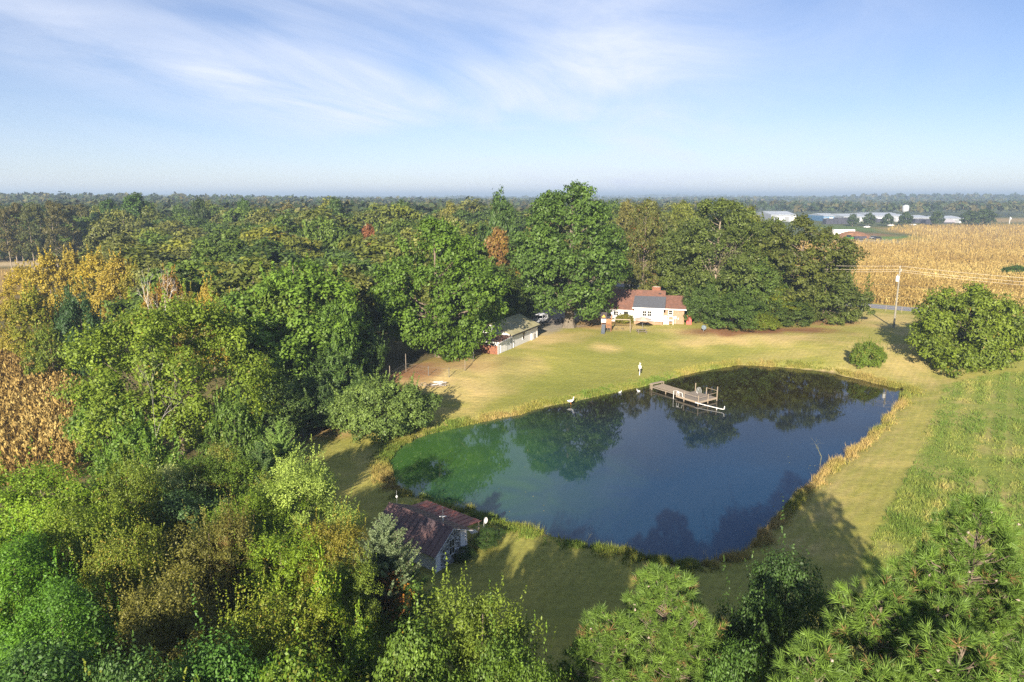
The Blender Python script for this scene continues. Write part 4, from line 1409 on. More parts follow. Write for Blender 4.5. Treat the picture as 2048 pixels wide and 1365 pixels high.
# tall weeds on the pond bank
for i, (px, py, h, lb) in enumerate([(1640, 928, 2.6, 'tallest bare weed on the right bank, at the edge of the tree shadow'), (1528, 1068, 1.5, 'bare weed stem in the shade on the right bank'),
                                     (1785, 800, 1.6, 'pale weed at the upper end of the right bank'), (1462, 1118, 1.3, 'leafy weed at the near corner of the pond'),
                                     (1404, 1130, 1.2, 'thin weed above the top of the middle pine'), (1175, 1092, 1.2, 'weed clump halfway along the near bank'), (1370, 1132, 1.0, 'short weed stem left of the near corner of the pond')]):
    x, y, _ = P(px, py)
    bare_tree('tall_weed', lb, x, y, h, 0.5 * h, 400 + i, M_weed_stem, 0.0, 4, 0.008)

# --- pines with tall bare stems at the far left, then the wood itself
r = rng(200)
proto('far_pine', 75, 4.2, 4.5, 20, 'open', 36, 1.5, 9, 12, 0.75, 0.30, 0.2, bark=M_bark_pale, limbs=16, flat=0.45, asym=0.25, first=0.35)
for i in range(11):
    px = [6, 30, 52, 74, 98, 118, 140, 18, 62, 108, 160][i]
    Y = [232, 236, 230, 238, 228, 242, 236, 262, 266, 260, 258][i]
    py = [418, 405, 412, 409, 402, 408, 410, 412, 406, 404, 408][i]
    where = ['first from the left in the front row', 'second from the left in the front row', 'third from the left in the front row', 'fourth from the left in the front row',
             'fifth from the left in the front row', 'sixth from the left in the front row', 'last on the right in the front row', 'first from the left in the second row', 'second in the second row',
             'third in the second row', 'last on the right in the second row'][i]
    plant_px('far_pine', px, py, Y, 44, (0.070 + 0.03 * r.random(), 0.078, 0.030), 0.1, 'pine_tree', 'bare-stemmed pine at the far left, ' + where, group='bare-stemmed pines at the far left', m=M_leaf_brown)

landmarks = [(90, 'the golden thicket'), (160, 'the golden thicket'), (300, 'the dead white tree'), (420, 'the slim yellow trees'), (590, 'the large mid green tree'),
             (740, 'the small red tree'), (870, 'the rounded bright green tree'), (1000, 'the rusty tan tree'), (1140, 'the giant oak'), (1300, 'the brick house'), (1420, 'the tall open-crowned tree')]
cols = [('dark green', (0.050, 0.078, 0.022), 0.0, 4), ('mid green', (0.066, 0.096, 0.024), 0.02, 5), ('olive', (0.088, 0.100, 0.026), 0.04, 6), ('grey-olive', (0.100, 0.104, 0.038), 0.06, 4), ('tan-brown', (0.120, 0.100, 0.042), 0.06, 0.7), ('rusty', (0.150, 0.100, 0.036), 0.08, 0.2), ('yellowing', (0.130, 0.132, 0.030), 0.12, 0.9)]
cw = np.array([c[3] for c in cols], float)
cw /= cw.sum()
placed = []
Yv = 108.0
nwood = 0
while Yv < 292 and nwood < 290:
    stp = 7.6 + Yv * 0.018
    X = -0.80 * Yv
    while X < 0.34 * Yv:
        x = X + r.uniform(-2.6, 2.6)
        y = Yv + r.uniform(-2.4, 2.4)
        X += stp * 1.18
        zc = y * cp + 20 * sp
        pxb = 1024 + x / zc * 1365
        ok = False
        if y < 128:
            ok = 330 < pxb < 760
        elif y < 150:
            ok = 270 < pxb < 960
        elif y < 205:
            ok = 225 < pxb < 985
        elif y < 240:
            ok = 215 < pxb < 1330
        else:
            ok = (165 < pxb < 1400) if y < 262 else (-60 < pxb < 1400)
        # leave the road corridor free
        ry_ = r0[1] + rd[1] / rd[0] * (x - r0[0])
        if abs(y - ry_) < 11 and pxb > 700:
            ok = False
        if not ok or r.random() < 0.04:
            continue
        h = 14.8 + (y - 108) * 0.034 + r.normal(0, 2.0)
        h = min(max(h, 12.5), 24.0)
        if pxb < 700:
            h = min(h, 24.5 - (430 - min(430, 398 + (260 - min(y, 260)) * 0.9) < 0) * 0.0)
        if y < 150 and pxb < 760:
            h = min(h, 17.0)
        nm, c, a, _ = cols[r.choice(len(cols), p=cw)]
        j = r.uniform(0.85, 1.18)
        near_lm = min(landmarks, key=lambda q_: abs(q_[0] - pxb))[1]
        depth = 'at the front' if y < 145 else 'in the middle' if y < 205 else 'at the back'
        lab = ''
        wdt = r.uniform(11.0, 19.0) * (1 + (y - 108) / 600)
        e = plant('wood%d' % r.integers(0, 5), x, y, h, wdt, (c[0] * j * 1.16, c[1] * j * 1.18, c[2] * j * 1.1), a + r.uniform(0, 0.06), 'forest_tree', None, 'tree', m=M_leaf_brown if nm in ('tan-brown', 'rusty') else M_leaf)
        placed.append((round(Yv, 2), pxb, nm, depth, near_lm, e, h))
        nwood += 1
    Yv += stp * 0.92

# a label names the tree's own colour, what it stands behind and the colours of its neighbours
placed.sort(key=lambda q_: (q_[0], q_[1]))
seen_lab = {}
for i, (yr, pxb, nm, depth, lm, e, h) in enumerate(placed):
    lf = placed[i - 1] if i and placed[i - 1][0] == yr else None
    rt = placed[i + 1] if i + 1 < len(placed) and placed[i + 1][0] == yr else None
    size = 'tall ' if h > 21 else 'low ' if h < 15.5 else ''
    place = {'at the front': 'front', 'in the middle': 'middle', 'at the back': 'back'}[depth]
    short = lm.replace('the ', '', 1).replace('large mid green tree', 'mid green tree').replace('rounded bright green tree', 'rounded tree').replace('tall open-crowned tree', 'open-crowned tree')
    if lf and rt:
        nb_ = 'between %s and %s ones' % (lf[2], rt[2])
    elif rt:
        nb_ = 'left of a %s one' % rt[2]
    else:
        nb_ = 'right of a %s one' % (lf[2] if lf else 'green')
    lab = '%s%s tree, wood %s behind %s, %s' % (size, nm, place, short, nb_)
    if len(lab.replace(',', '').split()) > 16:
        lab = lab.replace('wood ', 'wood ').replace(' ones', '').replace(' one', '').replace('forest ', '')
    if lab in seen_lab:
        dw = e.scale[0] * 12 > seen_lab[lab]
        lab = '%s%s %s tree, wood %s behind %s, %s' % (size, 'broader' if dw else 'narrower', nm, place, short, nb_)
    seen_lab[lab] = e.scale[0] * 12
    e['label'] = lab
    e['category'] = 'tree'
    e['group'] = 'trees of the wood'

# a few taller heads on the wood's skyline
for (px, py, Y, w, c, lb) in [(268, 389, 262, 96, DARK, 'highest dark dome on the skyline at the left of the wood'), (215, 400, 270, 60, DARK, 'dark shoulder tree left of the highest dome'),
                          (395, 398, 262, 44, (0.04, 0.062, 0.022), 'small dark round head on the skyline right of the highest dome'), (485, 399, 262, 40, DARK, 'dark pointed head on the wood skyline'),
                          (670, 397, 250, 70, (0.046, 0.078, 0.024), 'green head on the skyline left of the red tree'), (800, 402, 258, 60, (0.05, 0.08, 0.024), 'green head on the skyline above the rounded tree'),
                          (900, 405, 258, 60, OLIVE2, 'grey-olive head on the skyline between the rounded tree and the giant oak'), (1300, 400, 215, 90, (0.09, 0.095, 0.026), 'olive tree top beyond the house, right of the giant oak'),
                          (1365, 404, 222, 70, OLIVE, 'olive tree top beyond the road, left of the tall open-crowned tree'), (1255, 402, 220, 60, (0.11, 0.10, 0.026), 'yellowing tree top close to the right shoulder of the giant oak'),
                          (1500, 415, 190, 90, OLIVE, 'olive tree behind the right side of the tall open-crowned tree')]:
    plant_px('wood0', px, py, Y, w, c, 0.06, 'forest_tree', lb)

# --- seven round trees before the warehouses
for i, (px, pyt, w, lb) in enumerate([(1707, 428, 24, 'pale thin round tree, leftmost of the row before the warehouses'), (1740, 426, 26, 'second round tree from the left before the warehouses'),
                                  (1777, 427, 24, 'third round tree from the left before the warehouses'), (1813, 423, 28, 'round tree under the white tank before the warehouses'),
                                  (1876, 423, 29, 'round tree standing alone right of the tank tree'), (1940, 421, 34, 'left one of the pair of round trees at the corn edge'),
                                  (1972, 418, 42, 'right and larger one of the pair of round trees at the corn edge')]):
    plant_px('small_round', px, pyt, 590 + 3 * i, w, (0.040, 0.060, 0.024), 0.0, 'round_tree', lb, group='round trees before the warehouses')

# --- far-off woods, one mass
r = rng(300)
V, F, RN, TN, COLS = [], [], [], [], []
Yr = 296.0
cnt = 0
while Yr < 6500:
    sp_ = 7.5 * (Yr / 300.0) ** 0.72
    xs = np.arange(-0.86 * Yr, 0.9 * Yr, sp_) + r.uniform(-0.4, 0.4, len(np.arange(-0.86 * Yr, 0.9 * Yr, sp_))) * sp_
    for x in xs:
        y = Yr + r.uniform(-0.5, 0.5) * sp_ * 1.5
        px = 1024 + x / y * 1340
        if y < 780 and px > 1440:
            continue
        if px > 1440 and y < 790 and 1500 < px < 1940:
            continue
        if 1985 < px and y < 830:
            continue
        if y > 900 and fbm(np.array([x / 240.0]), np.array([y / 240.0]), 2)[0] < 0.36:
            continue
        k = min(3.4, 1 + (y - 300) / 1500.0)
        R_ = r.uniform(4.2, 7.0) * k ** 0.75
        hh = r.uniform(13, 19)
        if y < 620 and px < 1000:
            hh = r.uniform(17, 22)
        z0 = float(far_h(np.array([x]), np.array([y]))[0])
        n = 38 if y < 600 else 22 if y < 1300 else 13
        d = rdir(r, n)
        d[:, 2] = np.abs(d[:, 2]) * 1.1 - 0.1
        p = np.array([x, y, z0 + hh * 0.62]) + d * np.array([R_, R_, hh * 0.4]) * r.uniform(0.65, 1.08, n)[:, None]
        V.append(leaf_quads(p, norm(d + r.normal(0, 0.4, (n, 3))), R_ * (0.6 if n > 30 else 0.8 if n > 20 else 1.05), R_ * (0.42 if n > 30 else 0.55 if n > 20 else 0.8), r))
        RN.append(r.random(n))
        TN.append(np.clip(np.full(n, r.random()) + r.normal(0, 0.08, n), 0, 1))
        cnt += n
    Yr *= 1.0 + 0.021 * (1 + Yr / 2600.0)
V = np.concatenate(V)
M_far = tuft_mat('far_wood', (0.030, 0.052, 0.020), (0.052, 0.072, 0.024), (0.105, 0.090, 0.030), 0.15)
me = mesh_np('distant_wood', V, np.arange(len(V)).reshape(-1, 4), {'rnd': np.concatenate(RN), 'tone': np.concatenate(TN)})
tag(link('distant_wood', me, M_far), 'hazy blue-green woods rolling away to the horizon', kind='stuff')
print('WOOD', nwood, 'FARQ', cnt)

# ------------------------------------------------------------------ buildings
M_white = mat('white_siding', (0.66, 0.66, 0.64), 0.7, 0.06, 1.2, bump=0.1, stretch=(0.3, 0.3, 6))
M_trim = mat('white_trim', (0.78, 0.76, 0.72), 0.6, 0.05, 4)
M_brick = mat('tan_brick', (0.29, 0.185, 0.115), 0.9, 0.25, 9, col2=(0.34, 0.235, 0.155))
M_red = mat('red_brick', (0.25, 0.105, 0.058), 0.9, 0.3, 7, col2=(0.16, 0.07, 0.045))
M_shingle = mat('brown_shingle', (0.185, 0.092, 0.064), 0.9, 0.25, 2.6, col2=(0.14, 0.075, 0.055), bump=0.3)
M_grey_roof = mat('grey_shingle', (0.105, 0.110, 0.125), 0.9, 0.15, 2.5, bump=0.2)
M_glass = mat('dark_glass', (0.015, 0.017, 0.02), 0.08, 0.1, 3, spec=0.6)
M_dark = mat('dark_trim', (0.035, 0.034, 0.034), 0.6, 0.2, 5)
M_green_roof = mat('mossy_roof', (0.33, 0.30, 0.16), 0.92, 0.25, 0.9, col2=(0.36, 0.34, 0.23), bump=0.2, thr=(0.5, 0.66))
M_leaf_roof = mat('leaf_covered_roof', (0.17, 0.085, 0.055), 0.95, 0.5, 1.7, col2=(0.34, 0.26, 0.20), bump=0.5, thr=(0.52, 0.6))
M_conc = mat('concrete', (0.42, 0.38, 0.32), 0.9, 0.2, 3)
M_black = mat('black_plastic', (0.02, 0.02, 0.022), 0.45, 0.2, 5)
M_grey = mat('grey_metal', (0.24, 0.25, 0.26), 0.45, 0.15, 5)
M_pale = mat('pale_metal', (0.50, 0.50, 0.49), 0.45, 0.1, 6)
M_wood = mat('weathered_wood', (0.24, 0.20, 0.155), 0.85, 0.25, 5, col2=(0.19, 0.165, 0.135), stretch=(1, 6, 1))
M_wood_b = mat('weathered_wood_pale', (0.31, 0.25, 0.18), 0.85, 0.2, 5, stretch=(1, 6, 1))
M_cedar = mat('cedar_wood', (0.34, 0.165, 0.075), 0.75, 0.2, 4, stretch=(5, 5, 1))


def window(parent, x0, x1, z0, z1, y, frame=0.07, mullions=1, white=True, side='y'):
    """a window standing proud of a wall whose face is at y (facing -y), pane and bars behind the frame"""
    f = MB()
    d = 0.05
    f.box(x0 - frame, x1 + frame, y - d, y + 0.02, z0 - frame, z0)
    f.box(x0 - frame, x1 + frame, y - d, y + 0.02, z1, z1 + frame)
    f.box(x0 - frame, x0, y - d, y + 0.02, z0, z1)
    f.box(x1, x1 + frame, y - d, y + 0.02, z0, z1)
    zm = (z0 + z1) / 2
    f.box(x0, x1, y - d * 0.8, y + 0.015, zm - 0.03, zm + 0.03)
    for k in range(mullions):
        xm = x0 + (x1 - x0) * (k + 1) / (mullions + 1)
        f.box(xm - 0.02, xm + 0.02, y - d * 0.6, y + 0.01, z0, z1)
    o = f.build('window', M_trim if white else M_dark, parent)
    MB().box(x0, x1, y - 0.012, y + 0.005, z0, z1).build('pane', M_glass, o)
    return o


HO = (18.3, 138.6)
house = empty('brick_house', (HO[0], HO[1], 0), rad(-14), 'brick ranch house with a brown shingle roof and a white grey-roofed addition behind it', 'house')
# left wing and main block
MB().box(0, 7.0, -0.6, 9.0, 0, 2.5).build('wall', M_white, house)['label'] = 'white rear wall of the left wing'
MB().box(7.0, 12.4, -0.3, 9.0, 0, 2.5).build('wall', M_brick, house)
w = MB()
w.box(12.4, 16.6, -0.7, 7.9, 0, 3.05)
w.prism([(-0.7, 3.05), (7.9, 3.05), (3.6, 4.85)], 'x', 16.3, 16.6)
w.build('wall', M_brick, house)['label'] = 'tan brick right end with its gable'
w = MB().prism([(-0.6, 2.5), (9.0, 2.5), (4.2, 5.75)], 'x', 12.1, 12.4)
w.build('gable', M_trim, house)
w = MB().prism([(-0.6, 2.5), (9.0, 2.5), (4.2, 5.75)], 'x', 0.0, 0.25)
w.build('gable', M_white, house)


def slab(parent, name, m, x0, x1, ya, za, yb, zb, th=0.14):
    return MB().prism([(ya, za), (yb, zb), (yb, zb + th), (ya, za + th)], 'x', x0, x1).build(name, m, parent)


slab(house, 'roof', M_shingle, -0.4, 12.75, -1.05, 2.35, 4.2, 5.86)['label'] = 'rear slope of the main brown roof'
slab(house, 'roof', M_shingle, -0.4, 12.75, 9.45, 2.35, 4.203, 5.86)
slab(house, 'roof', M_shingle, 12.76, 17.0, -1.15, 2.95, 3.6, 5.0)['label'] = 'rear slope of the lower right roof'
slab(house, 'roof', M_shingle, 12.76, 17.0, 8.35, 2.95, 3.603, 5.0)
MB().box(-0.42, 7.05, -1.13, -1.052, 2.24, 2.50).build('gutter', M_trim, house)
MB().box(12.8, 17.02, -1.23, -1.152, 2.86, 3.09).build('gutter', M_trim, house)
w = MB()
w.prism([(-1.2, 2.84), (3.6, 4.9), (3.6, 5.16), (-1.2, 3.1)], 'x', 17.003, 17.06)
w.build('rake_board', M_dark, house)
ch = MB().box(9.9, 11.6, 6.0, 6.8, 3.6, 6.3)
ch.box(9.84, 11.66, 5.94, 6.86, 6.3, 6.42)
ch = ch.build('chimney', M_red, house)
MB().box(10.1, 11.4, 6.15, 6.65, 6.422, 6.50).build('chimney_cap', M_conc, ch)
v = MB()
v.tube([(8.6, 2.3, 4.4), (8.6, 2.3, 4.95)], 0.07, 6)
v.build('vent_pipe', M_dark, house)
v = MB().tube([(11.6, 3.2, 5.0), (11.6, 3.2, 5.5)], 0.09, 6)
v.box(11.3, 11.9, 3.05, 3.35, 5.48, 5.56)
v.build('vent_pipe', M_dark, house)
# white addition on brick piers with a shallow grey roof
w = MB()
w.prism([(-2.9, 0.75), (-0.302, 0.75), (-0.302, 4.25), (-2.9, 3.35)], 'x', 6.9, 12.6)
w.build('addition', M_white, house)
w = MB()
for xx in (6.95, 8.2, 9.5, 10.8, 12.15):
    w.box(xx, xx + 0.4, -2.85, -2.45, 0, 0.748)
w.box(7.0, 12.5, -2.3, -2.1, 0, 0.745)
w.build('foundation', M_brick, house)
slab(house, 'addition_roof', M_grey_roof, 6.6, 12.9, -3.3, 3.30, 2.35, 4.85)
MB().box(6.58, 12.92, -3.37, -3.302, 3.22, 3.44).build('gutter', M_trim, house)
window(house, 8.55, 9.30, 1.75, 2.75, -2.9, 0.09, 1)
window(house, 9.52, 10.27, 1.75, 2.75, -2.9, 0.09, 1)
window(house, 2.7, 3.6, 1.3, 2.0, -0.6, 0.07, 1)
window(house, 1.0, 2.1, 1.0, 2.0, -0.6, 0.07, 1)
window(house, 13.6, 14.3, 1.85, 2.65, -0.7, 0.12, 0)
d = MB().box(4.7, 5.6, -0.66, -0.602, 0.1, 2.1).build('door', M_dark, house)
MB().box(4.8, 5.5, -0.672, -0.662, 0.5, 1.95).build('pane', M_glass, d)
w = MB()
w.box(4.58, 4.698, -0.67, -0.602, 0.1, 2.22)
w.box(5.602, 5.72, -0.67, -0.602, 0.1, 2.22)
w.box(4.7, 5.6, -0.67, -0.602, 2.102, 2.22)
w.build('door_frame', M_trim, house)
d = MB().box(12.75, 13.35, -0.75, -0.702, 0.9, 1.6).build('shutter', M_trim, house)
w = MB()
w.box(12.7, 14.6, -1.9, -0.702, 0.75, 0.87)
for xx in (12.7, 13.6, 14.5):
    w.box(xx, xx + 0.1, -1.9, -1.8, 0, 1.7)
w.box(12.75, 14.55, -1.87, -1.83, 1.6, 1.68)
w.box(12.81, 13.59, -1.88, -1.84, 0.08, 0.7)
w.build('porch', M_trim, house)
w = MB()
w.box(14.75, 15.15, -0.9, -0.702, 1.0, 1.6)
w.box(15.4, 15.6, -0.82, -0.702, 0.9, 1.3)
w.tube([(14.95, -0.78, 0), (14.95, -0.78, 1.0)], 0.04, 5)
w.build('meter_box', M_pale, house)
w = MB().tube([(6.85, -0.75, 0), (6.85, -0.75, 2.3)], 0.05, 5).build('downpipe', M_trim, house)

# outbuilding with a mossy roof and a low leaf-strewn wing
ga = math.atan2(0.894, 0.447)
garage = empty('outbuilding', (-2.3, 107.4, 0), ga, 'white outbuilding with a mossy gable roof and a low brick-ended wing', 'outbuilding')
w = MB()
w.box(4.8, 15.3, 0, 7.6, 0, 2.4)
w.prism([(0, 2.4), (7.6, 2.4), (3.8, 3.85)], 'x', 15.0, 15.3)
w.prism([(0, 2.4), (7.6, 2.4), (3.8, 3.85)], 'x', 4.8, 5.1)
w.build('wall', M_white, garage)
w = MB().box(0, 4.798, 0.0, 7.0, 0, 1.95)
w.build('wing_wall', M_white, garage)
MB().box(-0.12, -0.002, -0.002, 7.0, 0, 1.42).build('brick_end', M_red, garage)
slab(garage, 'roof', M_green_roof, 4.45, 15.75, -0.45, 2.22, 3.8, 3.9)['label'] = 'mossy slope facing the lawn'
slab(garage, 'roof', M_green_roof, 4.45, 15.75, 8.05, 2.22, 3.803, 3.9)
MB().prism([(-0.35, 1.98), (4.44, 2.22), (4.44, 2.34), (-0.35, 2.10)], 'y', -0.35, 7.3).build('wing_roof', M_leaf_roof, garage)
MB().box(-0.44, -0.352, -0.37, 7.32, 1.88, 2.13).build('fascia', M_trim, garage)
MB().prism([(-0.35, 1.86), (4.44, 2.1), (4.44, 2.24), (-0.35, 2.0)], 'y', -0.44, -0.352).build('fascia', M_trim, garage)
MB().box(4.45, 15.78, -0.54, -0.453, 2.14, 2.38).build('gutter', M_dark, garage)
MB().tube([(4.78, -0.06, 0), (4.78, -0.06, 2.2)], 0.05, 5).build('downpipe', M_grey, garage)
MB().tube([(5.6, -0.06, 0), (5.6, -0.06, 2.2)], 0.04, 5).build('downpipe', M_trim, garage)
for k in range(6):
    MB().box(-0.09, -0.003, 0.5 + k * 1.1, 1.3 + k * 1.1, 1.5, 1.82).build('pane', M_glass, garage)
window(garage, 9.2, 10.1, 0.75, 2.0, 0.0, 0.09, 0, True)
for k in range(2):
    MB().box(0.9 + k * 1.25, 2.1 + k * 1.25, -0.05, -0.002, 0.05, 1.7).build('door', M_trim, garage)
for xx in (0.02, 15.2):
    MB().box(xx, xx + 0.12, -0.06, -0.003, 0, 2.05 if xx > 1 else 1.8).build('corner_board', M_trim, garage)

hp_ = P(1062, 679)
t_ = empty('heat_pump', (hp_[0], hp_[1] - 0.2, 0), ga, 'square white heat pump unit beside the outbuilding window', 'heat pump')
MB().box(-0.5, 0.5, -0.42, 0.42, 0.1, 1.15).build('cabinet', M_trim, t_)
MB().lathe([(0.36, 1.152), (0.36, 1.19), (0.05, 1.21)], 14).build('fan_grille', M_grey, t_)
MB().box(-0.6, 0.6, -0.52, 0.52, -0.02, 0.098).build('slab', M_conc, t_)

# shed by the water
g_ = np.array((0.616, 0.788))
shed = empty('shed', (-4.48, 46.2, 0), math.atan2(0.788, 0.616), 'weathered tin-roofed shed with peeling white clapboards at the pond edge', 'shed')
shed.scale = (1.068,) * 3


def peel_mat():
    m, t, b = base_mat('peeling_clapboard')
    tcn = N(t, 'ShaderNodeTexCoord')
    mpn = N(t, 'ShaderNodeMapping')
    mpn.inputs['Scale'].default_value = (1.4, 1, 5.0)
    L(t, tcn.outputs['Object'], mpn.inputs[0])
    n = N(t, 'ShaderNodeTexNoise', Scale=2.6, Detail=7.0, Roughness=0.72)
    L(t, mpn.outputs[0], n.inputs['Vector'])
    c = mixc(t, ramp(t, n.outputs[0], [(0.47, 0.0), (0.56, 1.0)]), (0.022, 0.021, 0.02), (0.62, 0.61, 0.60))
    L(t, c, b.inputs['Base Color'])
    b.inputs['Roughness'].default_value = 0.85
    return m


M_peel = peel_mat()
M_board = mat('white_clapboard', (0.66, 0.65, 0.66), 0.8, 0.12, 4)
M_tin = mat('rusty_tin', (0.155, 0.090, 0.082), 0.55, 0.25, 1.6, spec=0.5, col2=(0.10, 0.070, 0.075), stretch=(1, 1, 0.4))
M_tin_red = mat('red_tin', (0.24, 0.075, 0.055), 0.5, 0.22, 1.8, spec=0.5, col2=(0.15, 0.06, 0.055))
HL, HR, HP = 1.50, 1.95, 2.72          # left eave, right eave, ridge


def roof_z(x):
    return HL + (HP - HL) * (x + 1.55) / 1.55 if x < 0 else HP + (HR - HP) * x / 1.55


MB().prism([(-1.5, 0), (1.5, 0), (1.5, HR - 0.03), (0, HP - 0.05), (-1.5, HL)], 'y', 0.06, 5.9).build('wall', M_board, shed)
nb = 20
for i in range(nb):
    z0, z1 = 0.02 + i * 0.133, 0.02 + (i + 1) * 0.133
    zt = (z0 + z1) / 2

    def half(sgn, z):
        if z <= (HL if sgn < 0 else HR):
            return 1.52
        top = HL if sgn < 0 else HR
        return max(1.52 * (HP - 0.03 - z) / (HP - 0.03 - top), 0.02)
    for (a_, b_, m_) in ((-9, -1.08, M_board), (-1.08, 0.95, M_peel), (0.95, 9, M_board)):
        xa0, xb0 = max(a_, -half(-1, z1)), min(b_, half(1, z1))
        if xb0 - xa0 < 0.05 or z1 > HP - 0.02:
            continue
        w = MB()
        b0 = [(xa0, 0.058, z0), (xb0, 0.058, z0), (xb0, 0.058, z1), (xa0, 0.058, z1)]
        w.add([(xa0, -0.005, z0), (xb0, -0.005, z0), (xb0, 0.035, z1), (xa0, 0.035, z1), *b0], [(0, 1, 2, 3), (4, 7, 6, 5), (0, 4, 5, 1), (3, 2, 6, 7), (0, 3, 7, 4), (1, 5, 6, 2)])
        w.build('clapboard', m_, shed)
MB().box(-1.60, -1.50, -0.03, 0.057, 0, HL - 0.02).build('corner_board', M_board, shed)
MB().box(1.50, 1.60, -0.03, 0.057, 0, HR - 0.02).build('corner_board', M_board, shed)
w = MB().box(-0.26, 0.30, -0.03, -0.007, 0.7, 1.85).build('window', M_board, shed)
for (xa, xb) in ((-0.22, 0.0), (0.04, 0.26)):
    for (za, zb) in ((0.75, 1.25), (1.3, 1.8)):
        MB().box(xa, xb, -0.037, -0.031, za, zb).build('pane', M_glass, w)


def tin_panel(x0, z0, x1, z1, y0, y1, m, name='roof_panel'):
    w = MB()
    th = 0.025
    w.prism([(x0, z0), (x1, z1), (x1, z1 + th), (x0, z0 + th)], 'y', y0 + 0.012, y1 - 0.012)
    # the raised seam along one edge
    w.prism([(x0, z0 + th * 0.5), (x1, z1 + th * 0.5), (x1, z1 + th + 0.035), (x0, z0 + th + 0.035)], 'y', y0 - 0.012, y0 + 0.016)
    return w.build(name, m, shed)


ys = np.linspace(-0.22, 6.25, 14)
for i in range(13):
    tin_panel(-1.86, HL - 0.20, 0.0, HP, ys[i], ys[i + 1], M_tin)
    tin_panel(2.0, HR - 0.17 + 0.02, 0.003, HP, ys[i], ys[i + 1], M_tin)
MB().prism([(-0.12, HP - 0.03), (0, HP + 0.075), (0.12, HP - 0.02), (0, HP + 0.03)], 'y', -0.235, 6.265).build('ridge_cap', M_tin, shed)
ys2 = np.linspace(0.55, 6.2, 12)
for i in range(11):
    tin_panel(3.85, 1.50, 1.85, HR - 0.20, ys2[i], ys2[i + 1], M_tin_red)
for yy in (0.7, 3.4, 6.0):
    MB().tube([(3.7, yy, -0.45), (3.7, yy, 1.5)], 0.06, 6).build('post', M_wood, shed)
MB().prism([(-1.92, HL - 0.29), (0, HP - 0.06), (0, HP), (-1.92, HL - 0.22)], 'y', -0.262, -0.237).build('rake_board', M_board, shed)
MB().prism([(2.02, HR - 0.24), (0, HP - 0.06), (0, HP), (2.02, HR - 0.17)], 'y', -0.262, -0.237).build('rake_board', M_board, shed)


def local(e, x, y, z):
    a = e.rotation_euler.z
    k = e.scale[0]
    x, y, z = x * k, y * k, z * k + e.location.z
    x, y = e.location.x + x * math.cos(a) - y * math.sin(a), e.location.y + x * math.sin(a) + y * math.cos(a)
    return (x, y, z - float(gh(x, y)))
    return (e.location.x + x * math.cos(a) - y * math.sin(a), e.location.y + x * math.sin(a) + y * math.cos(a), e.location.z + z)


an = empty('antenna', local(shed, 0, 0.75, HP + 0.05), 0, 'white cross-armed aerial on the near end of the shed ridge', 'aerial')
MB().tube([(0, 0, -0.03), (0, 0, 1.35)], 0.018, 5).build('mast', M_pale, an)
MB().tube([(0, 0, 0.25), (0, 0, 0.55)], 0.055, 6).build('amplifier', M_trim, an)
MB().tube([(-0.26, -0.04, 0.58), (0.26, 0.04, 0.58)], 0.045, 5).build('arm', M_trim, an)
an = empty('antenna', local(shed, 0, 5.4, HP + 0.05), 0, 'thin whip aerial with a white knob on the far end of the shed ridge', 'aerial')
MB().tube([(0, 0, -0.03), (0, 0, 1.25)], 0.014, 5).build('mast', M_grey, an)
MB().lathe([(0.02, 0.62), (0.08, 0.70), (0.08, 0.78), (0.02, 0.84)], 8).build('knob', M_trim, an)

dx_, dy_, _ = P(968, 1078)
ds = empty('satellite_dish', (dx_, dy_, 0), 0, 'white satellite dish on a thin pole between the shed and the pond', 'satellite dish')
MB().tube([(0, 0, -0.1), (0, 0, 1.42)], 0.03, 6).build('pole', M_grey, ds)
MB().tube([(0, 0, 1.40), (0.10, -0.05, 1.52), (0.16, -0.08, 1.50)], 0.022, 5).build('arm', M_pale, ds)
Md = Matrix.Translation((0.20, -0.08, 1.62)) @ Matrix.Rotation(rad(-62), 4, 'Y') @ Matrix.Rotation(rad(30), 4, 'X')
MB().lathe([(0.02, 0.0), (0.14, 0.015), (0.25, 0.06), (0.255, 0.075), (0.13, 0.03), (0.02, 0.018)], 18, M=Md).build('reflector', M_pale, ds, smooth=True)
cx_, cy_, _ = P(950, 1078)
lc = empty('lawn_chair', (cx_, cy_, 0), 0.5, 'thin metal frame chair tipped into the weeds beside the shed', 'chair')
w = MB()
w.tube([(-0.3, 0, 0.05), (-0.25, 0.0, 0.95), (0.25, 0.0, 1.0), (0.32, 0, 0.05)], 0.02, 5)
w.tube([(-0.28, 0.0, 0.5), (-0.3, 0.5, 0.45), (0.3, 0.5, 0.5), (0.28, 0, 0.5)], 0.02, 5)
w.build('frame', M_pale, lc)
w = MB()
for k in range(4):
    w.box(-0.27 + k * 0.14, -0.17 + k * 0.14, 0.0, 0.49, 0.49, 0.51)
w.build('seat', M_trim, lc)

